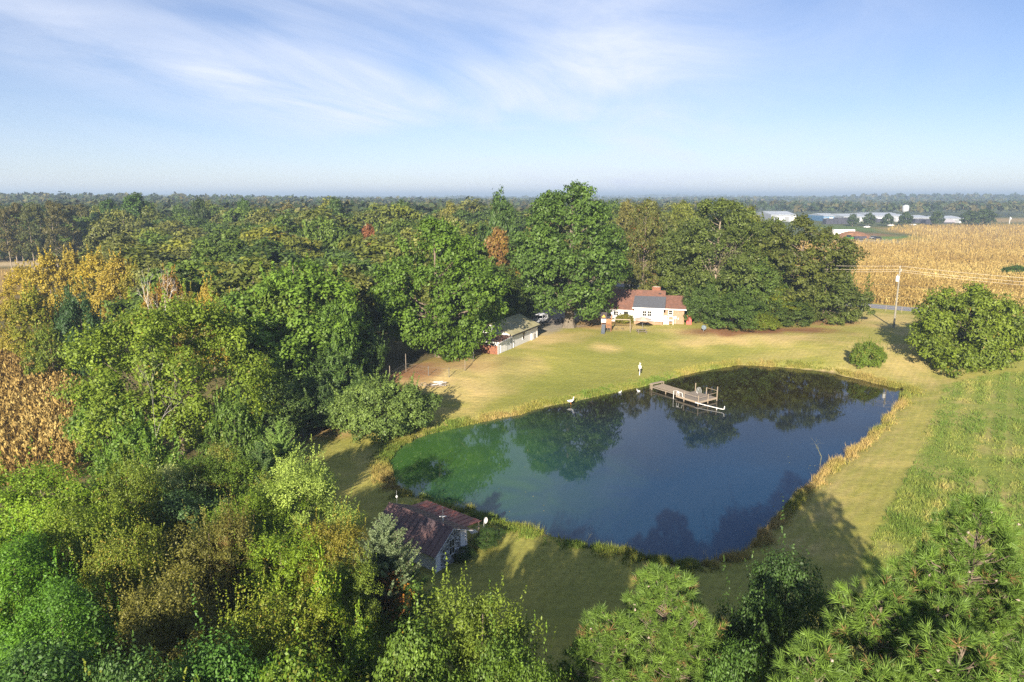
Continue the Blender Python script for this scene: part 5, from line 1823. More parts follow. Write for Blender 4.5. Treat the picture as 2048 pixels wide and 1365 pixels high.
# ------------------------------------------------------------------ dock
DZ = 0.16
Ax, Ay, _ = P(1353, 791, DZ - DROP)
Bx, By, _ = P(1399, 805, DZ - DROP)
dock = empty('dock', (Ax, Ay, -DROP - float(gh(Ax, Ay))), math.atan2(By - Ay, Bx - Ax), 'weathered wooden dock with a railed square platform and a walkway to the bank', 'dock')
pm = MB().box(-0.086, 0.086, 0, 3.66, 0, 0.045).mesh('plank')
pm.materials.append(M_wood)
rr_ = random.Random(5)
for i in range(20):
    o = link('plank', pm, None, dock)
    o.location = (0.10 + i * 0.184, 0.0 + rr_.uniform(-0.02, 0.02), DZ - 0.045 + rr_.uniform(-0.004, 0.004))
wm = MB().box(-0.105, 0.105, 0, 2.05, 0, 0.045).mesh('plank')
wm.materials.append(M_wood_b)
for i in range(22):
    o = link('plank', wm, None, dock)
    o.location = (-0.13 - i * 0.222, 0.72 + rr_.uniform(-0.03, 0.03) - 0.03 * i * 0.2, DZ - 0.045 + 0.0045 * i + rr_.uniform(-0.005, 0.005))
w = MB()
w.box(-0.02, 3.72, -0.06, -0.012, DZ - 0.24, DZ - 0.01)
w.box(-0.02, 3.72, 3.67, 3.72, DZ - 0.24, DZ - 0.05)
w.box(3.722, 3.77, -0.06, 3.72, DZ - 0.24, DZ - 0.01)
w.box(-0.07, -0.022, -0.06, 0.68, DZ - 0.24, DZ - 0.01)
w.build('rim_joist', M_wood_b, dock)
w = MB()
w.box(-5.0, -0.08, 0.60, 0.66, DZ - 0.2, DZ - 0.05)
w.box(-5.0, -0.08, 2.55, 2.61, DZ - 0.2, DZ - 0.05)
w.build('joist', M_wood, dock)
for (x, y, zt) in ((3.80, 3.72, 1.6), (0.05, 3.78, 1.25), (3.82, -0.1, 1.0), (1.4, -0.1, 0.92), (3.82, 1.85, 0.9), (1.95, 3.78, 1.05), (-2.4, 0.5, 0.1), (-2.4, 2.7, 0.1), (-5.0, 0.45, 0.55)):
    MB().box(x - 0.045, x + 0.045, y - 0.045, y + 0.045, -1.4, DZ + zt - 0.1).build('post', M_wood_b, dock)
for (a, b) in (((1.46, -0.1, 0.72), (3.76, -0.1, 0.72)), ((3.82, -0.04, 0.62), (3.82, 1.79, 0.62)), ((3.82, 1.91, 0.75), (3.82, 3.66, 0.75)), ((2.01, 3.78, 0.98), (3.74, 3.74, 0.98))):
    MB().tube([(a[0], a[1], DZ + a[2] - 0.06), (b[0], b[1], DZ + b[2] - 0.06)], 0.028, 4).build('rail', M_wood_b, dock)
for yy in (0.7, 1.25):
    MB().tube([(0.75 + yy * 0.4 - 0.2, 3.78, DZ - 0.9), (0.75 + yy * 0.4 - 0.2, 3.78, DZ + 0.35), (0.75 + yy * 0.4 - 0.2, 3.55, DZ + 0.75), (0.75 + yy * 0.4 - 0.2, 3.2, DZ + 0.7), (0.75 + yy * 0.4 - 0.2, 3.05, DZ + 0.0)], 0.03, 6).build('ladder_rail', M_pale, dock)
w = MB().box(-5.5, -5.0, 0.5, 3.0, 0.42, 0.50)
for (x, y) in ((-5.45, 0.55), (-5.1, 0.55), (-5.45, 2.9), (-5.1, 2.9)):
    w.box(x, x + 0.08, y, y + 0.08, -0.4, 0.418)
w.build('bench', M_wood_b, dock)

pp_ = empty('drain_pipe', local(dock, 3.4, -0.35, 0), dock.rotation_euler.z, 'long white pipe with an upturned elbow lying out from the dock corner', 'pipe')
MB().tube([(0.0, 0.15, 0.02), (2.0, 0.55, -0.04), (3.75, 0.98, -0.08), (3.95, 1.03, -0.02), (4.0, 1.05, 0.38)], 0.055, 8).build('pipe', M_trim, pp_)
MB().tube([(3.0, 0.80, -0.06), (3.0, 0.80, -0.9)], 0.035, 6).build('stake', M_trim, pp_)
fr_ = empty('rod_rack', local(dock, 0.15, -0.12, 0), dock.rotation_euler.z, 'bent white pipe rack fixed to the near left edge of the dock', 'rack')
w = MB()
w.tube([(-0.35, -0.25, -0.7), (-0.35, -0.25, 0.80), (0.0, 0.02, 0.86), (0.0, 0.02, 0.2)], 0.035, 6)
w.tube([(0.35, 0.02, 0.2), (0.35, 0.02, 0.78), (0.9, 0.02, 0.74), (1.0, 0.02, 0.24), (1.3, 0.02, 0.22)], 0.035, 6)
w.tube([(0.0, 0.02, 0.6), (0.35, 0.02, 0.55)], 0.03, 6)
w.build('pipe', M_trim, fr_)
MB().lathe([(0.06, 0.55), (0.12, 0.6), (0.12, 0.75), (0.05, 0.8)], 8, (0.18, 0.05, 0)).build('float', M_trim, fr_)

# ------------------------------------------------------------------ yard things
px_, py_, _ = P(1279, 751)
fd = empty('bird_feeder', (px_, py_, 0), 0.2, 'white bird feeder house on a white post on the lawn by the pond', 'bird feeder')
MB().tube([(0, 0, -0.1), (0, 0, 1.1)], 0.055, 6).build('post', M_trim, fd)
MB().box(-0.19, -0.06, -0.1, 0.1, 0.62, 0.95).build('bracket', M_black, fd)
MB().box(0.06, 0.24, -0.1, 0.1, 0.60, 0.86).build('bracket', M_black, fd)
w = MB().box(-0.17, 0.17, -0.16, 0.16, 1.1, 1.44)
w.prism([(-0.24, 1.44), (0.24, 1.44), (0.0, 1.62)], 'y', -0.2, 0.2)
w.build('house', M_trim, fd)
MB().tube([(-0.02, 0, 1.60), (-0.02, 0, 2.05)], 0.035, 5).build('finial', M_trim, fd)
MB().box(0.02, 0.14, -0.04, 0.04, 1.74, 1.88).build('vane', M_trim, fd)


def bird(name, label, px, py, z, s, rz, m, swim=False):
    x, y, _ = P(px, py, z)
    e = empty(name, (x, y, z - float(gh(x, y))), rz, label, 'goose' if name == 'goose' else 'duck')
    e.scale = (s, s, s)
    w = MB()
    zb = 0.02 if swim else 0.30
    w.tube([(-0.46, 0, zb + 0.20), (-0.34, 0, zb + 0.17), (-0.15, 0, zb + 0.13), (0.08, 0, zb + 0.13), (0.24, 0, zb + 0.19), (0.33, 0, zb + 0.31), (0.35, 0, zb + 0.46), (0.36, 0, zb + 0.58), (0.42, 0, zb + 0.64), (0.48, 0, zb + 0.63)],
           [0.015, 0.07, 0.145, 0.165, 0.12, 0.065, 0.045, 0.045, 0.055, 0.03], 10)
    w.build('body', m, e, smooth=True)
    MB().tube([(0.475, 0, zb + 0.63), (0.53, 0, zb + 0.615), (0.58, 0, zb + 0.605)], [0.026, 0.022, 0.010], 6).build('bill', M_beak, e)
    for sg in (-1, 1):
        MB().tube([(0.16, 0.12 * sg, zb + 0.20), (-0.05, 0.155 * sg, zb + 0.18), (-0.40, 0.07 * sg, zb + 0.20)], [0.035, 0.075, 0.012], 6).build('wing', m, e, smooth=True)
        if not swim:
            MB().tube([(0.02, 0.06 * sg, 0.32), (0.03, 0.06 * sg, 0.02), (0.12, 0.06 * sg, 0.01)], 0.014, 5).build('leg', M_beak, e)
    return e


M_beak = mat('orange_bill', (0.55, 0.22, 0.04), 0.5, 0.1)
M_feather = mat('white_feather', (0.80, 0.79, 0.75), 0.7, 0.05)
bird('goose', 'white goose standing at the pond edge left of the dock', 1141, 809, -0.22 - DROP, 1.05, 0.1, M_feather)
bird('duck', 'white duck floating near the dock bench', 1277, 784, WATER_Z, 0.6, 2.9, M_feather, True)
bird('duck', 'small white duck floating close to the bank between goose and dock', 1240, 786, WATER_Z, 0.55, 0.4, M_feather, True)

# white off-road vehicle
jx, jy, _ = P(1081, 650)
jeep = empty('parked_car', (jx, jy + 1.5, 0), rad(-27), 'boxy white off-road car parked under the giant oak behind the outbuilding', 'car')
M_car = mat('white_car_paint', (0.72, 0.74, 0.78), 0.25, 0.03, 2, spec=0.6)
M_tyre = mat('tyre_rubber', (0.02, 0.02, 0.02), 0.85, 0.1)
w = MB()
w.box(-0.78, 0.78, -2.1, -0.75, 0.62, 1.12)            # bonnet, front towards -y
w.box(-0.85, 0.85, -0.75, 2.0, 0.52, 1.15)
w.box(-0.93, -0.78, -2.05, -1.15, 0.82, 0.95)
w.box(0.78, 0.93, -2.05, -1.15, 0.82, 0.95)
w.box(-0.93, -0.85, 1.0, 1.9, 0.82, 0.95)
w.box(0.85, 0.93, 1.0, 1.9, 0.82, 0.95)
w.build('body', M_car, jeep)
w = MB()
w.prism([(-0.70, 1.152), (2.0, 1.152), (1.92, 1.72), (-0.42, 1.72)], 'x', -0.76, 0.76)
w.build('cabin', M_glass, jeep)
MB().box(-0.80, 0.80, -0.46, 1.98, 1.722, 1.84).build('roof', M_car, jeep)
for sx in (-1, 1):
    for (ya, yb) in ((-0.62, -0.45), (0.28, 0.42), (1.05, 1.2), (1.8, 1.98)):
        MB().box(sx * 0.78 - 0.025, sx * 0.78 + 0.025, ya, yb, 1.152, 1.722).build('pillar', M_car, jeep)
    for yy in (-1.55, 1.4):
        Mw = Matrix.Translation((sx * 0.80, yy, 0.40)) @ Matrix.Rotation(rad(90), 4, 'Y')
        wh = MB().lathe([(0.25, -0.12), (0.39, -0.11), (0.40, 0), (0.39, 0.11), (0.25, 0.12)], 16, M=Mw).build('wheel', M_tyre, jeep)
        MB().lathe([(0.05, -0.128), (0.22, -0.125), (0.22, 0.125), (0.05, 0.128)], 12, M=Mw).build('rim', M_grey, wh)
    Mh = Matrix.Translation((sx * 0.52, -2.11, 0.92)) @ Matrix.Rotation(rad(90), 4, 'X')
    MB().lathe([(0.02, 0.03), (0.10, 0.02), (0.11, -0.01)], 12, M=Mh).build('headlight', M_pale, jeep)
for k in range(7):
    MB().box(-0.30 + k * 0.09, -0.255 + k * 0.09, -2.112, -2.102, 0.72, 1.04).build('grille_slot', M_black, jeep)
MB().box(-0.85, 0.85, -2.35, -2.102, 0.50, 0.66).build('bumper', M_black, jeep)
MB().box(-0.80, 0.80, -2.0, 1.9, 0.38, 0.515).build('chassis', M_black, jeep)

for (px, py, lb) in ((1113, 650, 'black wheelie bin farther from the oak trunk'), (1127, 647, 'black wheelie bin with a white tag, nearer the oak trunk')):
    x, y, _ = P(px, py)
    e = empty('wheelie_bin', (x, y, 0), 0.5, lb, 'bin', 'wheelie bins by the oak')
    MB().prism([(-0.30, 0.06), (0.30, 0.06), (0.37, 1.15), (-0.37, 1.15)], 'y', -0.36, 0.36).build('body', M_black, e)
    MB().prism([(-0.42, 1.152), (0.42, 1.152), (0.36, 1.26), (-0.36, 1.22)], 'y', -0.42, 0.44).build('lid', M_black, e)
    for sx in (-1, 1):
        MB().lathe([(0.03, -0.04), (0.13, -0.04), (0.13, 0.04), (0.03, 0.04)], 10, M=Matrix.Translation((sx * 0.36, 0.34, 0.13)) @ Matrix.Rotation(rad(90), 4, 'Y')).build('wheel', M_tyre, e)
    if px == 1127:
        MB().box(-0.12, 0.10, -0.372, -0.362, 0.75, 0.98).build('tag', M_trim, e)

# playset
x, y, _ = P(1214, 662)
ps = empty('playset', (x, y, 0), rad(-10), 'wooden playset with a peaked tower, grey slide and swing beam', 'playset')
for (ax, ay) in ((-1, -0.8), (0.75, -0.8), (-1, 0.8), (0.75, 0.8)):
    MB().box(ax - 0.06, ax + 0.06, ay - 0.06, ay + 0.06, 0, 2.9).build('post', M_cedar, ps)
MB().box(-1.05, 0.8, -0.85, 0.85, 1.30, 1.38).build('deck', M_cedar, ps)
M_tent = mat('dark_roof_boards', (0.06, 0.05, 0.05), 0.8, 0.2, 4)
for (ya, yb) in ((-1.05, 0.0), (1.05, 0.003)):
    MB().prism([(ya, 2.55), (yb, 3.5), (yb, 3.57), (ya, 2.62)], 'x', -1.3, -0.05).build('roof', M_tent, ps)
M_yel = mat('yellow_gable', (0.62, 0.38, 0.06), 0.7, 0.1, 4)
MB().prism([(-0.85, 2.6), (0.85, 2.6), (0.0, 3.38)], 'x', -1.12, -1.06).build('gable', M_yel, ps)
MB().prism([(-1.15, 2.52), (-0.15, 2.52), (-0.65, 3.25)], 'y', -0.93, -0.865).build('gable', M_yel, ps)
w = MB().box(-1.1, -0.22, -0.92, -0.865, 1.75, 2.4).build('canvas_window', M_trim, ps)
for k in range(9):
    MB().box(-0.16 + k * 0.105, -0.07 + k * 0.105, -0.90, -0.862, 1.5, 2.45).build('slat', M_cedar, ps)
for k in range(9):
    MB().box(-0.16 + k * 0.105, -0.07 + k * 0.105, -0.90, -0.862, 0.7, 1.28).build('slat', M_cedar, ps)
M_slide = mat('grey_slide', (0.105, 0.12, 0.14), 0.4, 0.08, 3)
w = MB().prism([(-0.87, 1.40), (-2.9, 0.12), (-3.3, 0.10), (-3.3, 0.04), (-2.9, 0.05), (-0.87, 1.32)], 'x', -0.95, -0.35)
w.prism([(-0.87, 1.58), (-2.9, 0.28), (-3.3, 0.2), (-3.3, 0.05), (-2.9, 0.05), (-0.87, 1.33)], 'x', -1.0, -0.952)
w.prism([(-0.87, 1.58), (-2.9, 0.28), (-3.3, 0.2), (-3.3, 0.05), (-2.9, 0.05), (-0.87, 1.33)], 'x', -0.348, -0.30)
w.build('slide', M_slide, ps)
w = MB()
for k in range(5):
    w.box(0.0, 0.7, -1.0 - k * 0.0, -0.96, 0.15 + k * 0.25, 0.22 + k * 0.25)
w.tube([(0.02, -0.98, 0), (0.02, -0.98, 1.3)], 0.03, 5)
w.tube([(0.68, -0.98, 0), (0.68, -0.98, 1.3)], 0.03, 5)
w.build('climbing_grid', M_tent, ps)
MB().box(0.80, 4.3, -0.07, 0.07, 2.18, 2.34).build('swing_beam', M_wood_b, ps)
for yy in (-1.0, 1.0):
    MB().tube([(4.25, 0.02 * yy, 2.3), (4.35, yy, 0)], 0.06, 5).build('beam_leg', M_wood_b, ps)
for xs in (1.7, 2.9):
    w = MB()
    w.tube([(xs - 0.22, 0, 2.2), (xs - 0.22, 0.0, 0.55)], 0.012, 4)
    w.tube([(xs + 0.22, 0, 2.2), (xs + 0.22, 0.0, 0.55)], 0.012, 4)
    w = w.build('swing', M_dark, ps)
    MB().box(xs - 0.26, xs + 0.26, -0.1, 0.1, 0.51, 0.55).build('seat', M_dark, w)

# parasol, picnic table, grill
x, y, _ = P(1286, 661)
um = empty('parasol', (x, y + 0.6, 0), 0.3, 'faded beige parasol open beside the picnic table', 'parasol')
MB().tube([(0, 0, 0.0), (0, 0, 2.45)], 0.028, 6).build('pole', M_grey, um)
MB().lathe([(0.05, 0.12), (0.28, 0.08), (0.30, 0.0), (0.05, 0.0)], 12).build('base', M_dark, um)
M_canvas = mat('faded_canvas', (0.52, 0.44, 0.35), 0.85, 0.1, 2)
M_canvas2 = mat('faded_canvas_panel', (0.45, 0.38, 0.31), 0.85, 0.1, 2)
for k in range(8):
    a0_, a1_ = k * math.pi / 4, (k + 1) * math.pi / 4
    w = MB()
    w.add([(0, 0, 2.55), (1.75 * math.cos(a0_), 1.75 * math.sin(a0_), 2.02), (1.66 * math.cos((a0_ + a1_) / 2), 1.66 * math.sin((a0_ + a1_) / 2), 2.05), (1.75 * math.cos(a1_), 1.75 * math.sin(a1_), 2.02),
           (0, 0, 2.53), (1.75 * math.cos(a0_), 1.75 * math.sin(a0_), 1.92), (1.66 * math.cos((a0_ + a1_) / 2), 1.66 * math.sin((a0_ + a1_) / 2), 1.95), (1.75 * math.cos(a1_), 1.75 * math.sin(a1_), 1.92)],
          [(0, 1, 2), (0, 2, 3), (4, 6, 5), (4, 7, 6), (1, 5, 6, 2), (2, 6, 7, 3)])
    w.build('canopy_panel', M_canvas if k % 2 else M_canvas2, um)
x, y, _ = P(1283, 667)
pt = empty('picnic_table', (x, y, 0), 0.05, 'grey picnic table with benches in the shadow of the parasol', 'table')
for k in range(5):
    MB().box(-0.95, 0.95, -0.38 + k * 0.155, -0.24 + k * 0.155, 0.70, 0.745).build('plank', M_wood, pt)
for sy in (-1, 1):
    MB().box(-0.95, 0.95, sy * 0.72 - 0.13, sy * 0.72 + 0.13, 0.42, 0.465).build('bench_seat', M_wood, pt)
for sx in (-0.7, 0.7):
    w = MB()
    w.tube([(sx, -0.78, 0), (sx, -0.25, 0.70)], 0.045, 4)
    w.tube([(sx, 0.78, 0), (sx, 0.25, 0.70)], 0.045, 4)
    w.box(sx - 0.03, sx + 0.03, -0.8, 0.8, 0.36, 0.419)
    w.build('leg_frame', M_wood, pt)
x, y, _ = P(1279, 648)
gr = empty('grill', (x, y, 0), 0, 'dark domed grill against the white addition behind the parasol', 'grill')
MB().lathe([(0.1, 0.55), (0.50, 0.7), (0.62, 0.95), (0.60, 1.0), (0.45, 1.25), (0.2, 1.36), (0.02, 1.38)], 14).build('dome', M_dark, gr, smooth=True)
for a in (0.5, 2.6, 4.7):
    MB().tube([(0.45 * math.cos(a), 0.45 * math.sin(a), 0.7), (0.6 * math.cos(a), 0.6 * math.sin(a), 0)], 0.03, 5).build('leg', M_dark, gr)
MB().tube([(0.62, 0, 0.95), (1.05, 0, 0.98), (1.05, 0.0, 1.5)], 0.03, 5).build('handle', M_grey, gr)
rx_, ry2, _ = local(house, 17.6, -0.3, 0)
rc_ = empty('storage_cabinet', (rx_, ry2, 0), rad(-14), 'faded red storage cabinet at the right corner of the house', 'cabinet')
M_redc = mat('faded_red_plastic', (0.50, 0.10, 0.085), 0.6, 0.1, 3)
MB().box(-0.5, 0.5, -0.45, 0.45, 0.0, 1.75).build('body', M_redc, rc_)
MB().prism([(-0.55, 1.752), (0.55, 1.752), (0.45, 1.88), (-0.45, 1.88)], 'y', -0.5, 0.5).build('lid', M_redc, rc_)
for sx in (-1, 1):
    MB().box(sx * 0.24 - 0.22, sx * 0.24 + 0.22, -0.475, -0.452, 0.1, 1.65).build('door', M_redc, rc_)
x, y, _ = P(1407, 663)
rd_ = empty('satellite_dish', (x, y, 0), 0, 'round pale grey satellite dish low on the lawn before the house trees', 'satellite dish')
MB().tube([(0, 0, 0), (0, 0, 0.45)], 0.05, 6).build('pole', M_grey, rd_)
Md = Matrix.Translation((0, -0.05, 0.72)) @ Matrix.Rotation(rad(62), 4, 'X')
MB().lathe([(0.02, 0.0), (0.25, 0.03), (0.47, 0.12), (0.475, 0.14), (0.25, 0.06), (0.02, 0.03)], 18, M=Md).build('reflector', mat('pale_blue_grey', (0.13, 0.16, 0.18), 0.5, 0.08), rd_, smooth=True)

# wire fence
M_fence = mat('dull_wire', (0.13, 0.13, 0.12), 0.7, 0.1)
fence_px = [(583, 902), (607, 878), (640, 856), (700, 815), (748, 780), (780, 764), (812, 744), (857, 752), (898, 755), (930, 742), (947, 722), (973, 704)]
fpts = [np.array(P(a, b)) for a, b in fence_px]
fe = empty('wire_fence', (fpts[3][0], fpts[3][1], 0), 0, 'thin wire fence on grey posts along the wood edge left of the lawn', 'fence')
tall = {5: 2.3, 6: 2.7, 9: 1.6, 11: 1.6}
for i, p in enumerate(fpts):
    q_ = p - fpts[3]
    MB().tube([(q_[0], q_[1], q_[2] - 0.1), (q_[0] + 0.02, q_[1], q_[2] + tall.get(i, 1.45))], 0.05, 6).build('post', M_wood if i in tall else M_fence, fe)
w = MB()
for i in range(len(fpts) - 1):
    a, b = fpts[i] - fpts[3], fpts[i + 1] - fpts[3]
    for zz_ in (0.1, 0.7, 1.25):
        w.tube([(a[0], a[1], a[2] + zz_), (b[0], b[1], b[2] + zz_)], 0.005 if zz_ < 1.2 else 0.010, 3, cap=False)
    n_ = int(np.linalg.norm(b - a) / 0.6)
    for k in range(n_):
        s0 = a + (b - a) * k / n_
        s1 = a + (b - a) * min(k + 2, n_) / n_
        w.tube([(s0[0], s0[1], s0[2] + 0.05), (s1[0], s1[1], s1[2] + 1.25)], 0.005, 3, cap=False)
        w.tube([(s1[0], s1[1], s1[2] + 0.05), (s0[0], s0[1], s0[2] + 1.25)], 0.005, 3, cap=False)
w.build('wire_mesh', M_fence, fe)['kind'] = 'stuff'

# brush pile
x, y, _ = P(866, 772)
bp_ = empty('brush_pile', (x, y, 0), 0, 'low pile of grey branches and pale boards on the dry grass', 'brush pile')
r = rng(61)
w = MB()
for k in range(90):
    a = r.uniform(0, 6.283)
    c_ = np.array([r.normal(-0.2, 1.15), r.normal(0, 0.55), abs(r.normal(0.15, 0.15))])
    ln = r.uniform(0.5, 1.3)
    d_ = np.array([math.cos(a), math.sin(a) * 0.7, r.uniform(-0.05, 0.3)]) * ln
    w.tube([tuple(c_ - d_ * 0.5), tuple(c_ + r.normal(0, 0.06, 3)), tuple(c_ + d_ * 0.5)], [0.03, 0.025, 0.01], 4, cap=False)
w.build('branches', M_bark_pale, bp_)
for k in range(6):
    M_ = Matrix.Translation((r.uniform(0.2, 1.7), r.uniform(-0.4, 0.4), 0.12 + 0.09 * k)) @ Matrix.Rotation(r.uniform(-0.5, 0.5), 4, 'Z') @ Matrix.Rotation(r.uniform(-0.15, 0.15), 4, 'Y')
    MB().box(-0.7, 0.7, -0.09, 0.09, -0.02, 0.02, M_).build('board', M_board, bp_)

# ------------------------------------------------------------------ utility poles and wires
ux, uy, _ = P(1787, 656)
tx, ty, tz = PY(1801, 537, uy)
pole = empty('utility_pole', (ux, uy, 0), 0, 'leaning wooden utility pole with a white transformer beside the road', 'utility pole')
lean = ((tx - ux) / tz, 0.012)
at_ = lambda z: (lean[0] * z, lean[1] * z, z)
M_pole = mat('grey_pole', (0.24, 0.22, 0.17), 0.9, 0.2, 4)
MB().tube([(0, 0, -0.3), at_(tz * 0.5), at_(tz)], [0.19, 0.165, 0.13], 8).build('pole', M_pole, pole)
a = at_(tz - 2.0)
tr_ = MB().lathe([(0.05, -0.5), (0.30, -0.48), (0.30, 0.42), (0.22, 0.5), (0.05, 0.55)], 12, (a[0] - 0.42, a[1] - 0.2, a[2])).build('transformer', M_trim, pole)
MB().tube([(a[0] - 0.42, a[1] - 0.2, a[2] + 0.5), (a[0] - 0.42, a[1] - 0.2, a[2] + 0.85)], 0.06, 6).build('bushing', M_pale, tr_)
MB().box(a[0] - 0.25, a[0] - 0.05, a[1] - 0.2, a[1] + 0.1, a[2] - 0.15, a[2] + 0.15).build('bracket', M_grey, pole)
a = at_(tz)
w = MB()
w.tube([(a[0] - 0.05, a[1], a[2] - 0.1), (a[0] - 0.05, a[1], a[2] + 0.42)], 0.055, 6)
w.tube([(a[0] + 0.2, a[1] - 0.1, a[2] - 0.45), (a[0] + 0.2, a[1] - 0.1, a[2] - 0.15)], 0.06, 6)
w.tube([(a[0] - 0.2, a[1] - 0.1, a[2] - 0.75), (a[0] + 0.25, a[1] - 0.1, a[2] - 0.5)], 0.035, 5)
w.build('insulator', M_pale, pole)
M_wire = mat('bare_wire', (0.50, 0.44, 0.34), 0.6, 0.05)
M_cable = mat('black_cable', (0.05, 0.045, 0.04), 0.7, 0.05)


def wire(name, label, z0, da, db, ra, m, sag=1.1):
    p0 = np.array([ux, uy]) + np.array(lean) * z0
    A_, B_ = p0 - rd * da, p0 + rd * db
    pts = []
    for (s, e_, n_) in ((A_, p0, 14), (p0, B_, 14)):
        for k in range(n_):
            t = k / n_
            q_ = s + (e_ - s) * t
            pts.append((q_[0], q_[1], z0 - sag * 4 * t * (1 - t)))
    pts.append((B_[0], B_[1], z0))
    base_ = Vector((ux, uy, 0))
    w = MB().tube([tuple(Vector(p) - base_) for p in pts], ra, 4, cap=False)
    o = w.build(name, m, None)
    o.location = base_
    return tag(o, label, 'wire')


wire('power_line', 'topmost bare wire over the utility pole', tz + 0.40, 66, 62, 0.026, M_wire)
wire('power_line', 'bare wire just below the pole top', tz - 0.30, 66, 62, 0.026, M_wire)
wire('power_line', 'bare wire on the lower bracket of the pole', tz - 0.62, 66, 62, 0.022, M_wire, 1.4)
wire('phone_cable', 'dark phone cable crossing the pole well below the transformer', tz - 3.2, 66, 62, 0.028, M_cable, 0.9)
wire('phone_cable', 'lower thin dark cable crossing the pole halfway up', tz - 5.4, 66, 62, 0.018, M_cable, 0.9)
for sgn, d_, lb in ((-1, 66, 'utility pole hidden among the house trees along the road'), (1, 62, 'utility pole past the yellow-green tree at the right edge')):
    q_ = np.array([ux, uy]) + rd * d_ * sgn
    e = empty('utility_pole', (q_[0], q_[1], 0), 0, lb, 'utility pole')
    MB().tube([(0, 0, -0.3), (lean[0] * tz, lean[1] * tz, tz + 0.4)], [0.19, 0.13], 8).build('pole', M_pole, e)
for (px, pb, pt_, lb) in ((2018, 449, 434, 'small pale utility pole at the far edge of the golden corn'), (2010, 434, 428, 'tiny distant pole by the far field')):
    x, y, _ = P(px, pb)
    z = PY(px, pt_, y)[2]
    e = empty('utility_pole', (x, y, 0), 0, lb, 'utility pole')
    MB().tube([(0, 0, -0.3), (0.15, 0, max(z, 4))], [0.4, 0.3], 6).build('pole', M_pale, e)
    MB().tube([(0.9, 0, z * 0.68), (0.9, 0, z * 0.86)], 0.55, 8).build('transformer', M_trim, e)
# short fence posts along the road verge
for k in range(7):
    q_ = r0 - rn * 6.2 + rd * (-14 + k * 3.1)
    MB_ = MB().tube([(0, 0, -0.1), (0, 0, 1.25)], 0.05, 5)
    o = MB_.build('fence_post', M_wood_b)
    o.location = (q_[0], q_[1], 0)
    tag(o, 'short pale fence post on the verge between the lawn and the road', 'fence post', 'fence posts along the road verge')

# ------------------------------------------------------------------ far right: warehouses, tank, yard vehicles
M_ware = mat('pale_metal_roof', (0.40, 0.43, 0.46), 0.5, 0.08, 0.05, spec=0.4)
M_warew = mat('pale_metal_wall', (0.34, 0.36, 0.39), 0.6, 0.1, 0.05)
M_blue = mat('blue_wall', (0.10, 0.22, 0.38), 0.6, 0.1, 0.1)
M_dk = mat('dark_stack', (0.05, 0.05, 0.065), 0.9, 0.3, 0.2)


def warehouse(px0, px1, Y, ph, label, depth=60, bays=6, strip=None):
    """ph: pixel row of the roof ridge"""
    x0, x1 = PY(px0, 445, Y)[0], PY(px1, 445, Y)[0]
    z = PY(px0, ph, Y)[2]
    e = empty('warehouse', ((x0 + x1) / 2, Y, 0), 0, label, 'warehouse')
    hw = (x1 - x0) / 2
    MB().box(-hw, hw, 0, depth, 0, z * 0.72).build('wall', strip or M_warew, e)
    n = bays
    for k in range(n):
        a, b = -hw + 2 * hw * k / n, -hw + 2 * hw * (k + 1) / n
        MB().prism([(-1.0, z * 0.72), (depth * 0.5, z), (depth + 1, z * 0.72), (depth + 1, z * 0.72 - 0.35), (-1.0, z * 0.72 - 0.35)], 'x', a + 0.15, b - 0.15).build('roof_panel', M_ware, e)
    for k in range(n):
        a = -hw + 2 * hw * (k + 0.5) / n
        MB().box(a - 2.0, a + 2.0, -0.15, -0.02, 0, z * 0.5).build('loading_door', M_trim if k % 2 else M_grey, e)
    return e


warehouse(1541, 1592, 690, 424, 'pale warehouse roof showing above the house trees', 50, 4)
warehouse(1646, 1676, 700, 428, 'small pale warehouse with a blue end left of the long one', 40, 3, M_blue)
warehouse(1686, 1742, 680, 429, 'pale warehouse behind the leftmost round trees', 50, 5)
warehouse(1744, 1812, 690, 427, 'long pale warehouse in the middle of the row', 60, 7)
warehouse(1814, 1868, 675, 432, 'low pale warehouse right of the white tank', 50, 6)
warehouse(1888, 1928, 655, 433, 'pale warehouse end left of the pair of round trees', 40, 4)
x, y, z = PY(1812, 410, 760)
wt = empty('water_tank', (x, y, 0), 0, 'white water tank rising behind the warehouses', 'water tank')
MB().lathe([(1.0, z - 9.5), (3.0, z - 7.5), (3.4, z - 5), (3.4, z - 2), (2.6, z - 0.6), (0.3, z)], 14).build('tank', M_ware, wt, smooth=True)
for k in range(4):
    a = k * 1.5708 + 0.6
    MB().tube([(3.0 * math.cos(a), 3.0 * math.sin(a), 0), (2.2 * math.cos(a), 2.2 * math.sin(a), z - 7.5)], 0.45, 5).build('leg', M_pale, wt)
for (px0, px1, py, hh, lb) in ((1652, 1706, 449, 5.5, 'dark stacked pallets left of the round trees'), (1830, 1862, 447, 4.0, 'long dark pallet stack between the tank tree and the lone round tree'), (1745, 1770, 446, 3.6, 'grey stack between two round trees'), (1851, 1866, 449, 4.0, 'low black shed at the foot of the lone round tree')):
    x0, y0, _ = P(px0, py)
    x1, _, _ = P(px1, py)
    e = empty('pallet_stack' if 'shed' not in lb else 'low_shed', ((x0 + x1) / 2, y0, 0), 0, lb, 'stack' if 'shed' not in lb else 'shed')
    n = max(3, int((x1 - x0) / 3.2))
    r = rng(int(px0))
    for k in range(n):
        a = -(x1 - x0) / 2 + (x1 - x0) * k / n
        MB().box(a, a + (x1 - x0) / n - 0.15, 0, 8, 0, hh * r.uniform(0.85, 1.05)).build('pile', M_dk, e)
x, y, _ = P(1898, 448)
bn = empty('barn', (x, y, 0), 0, 'grey barn roof right of the lone round tree', 'barn')
MB().box(-5.5, 5.5, 0, 9, 0, 1.6).build('wall', M_dk, bn)
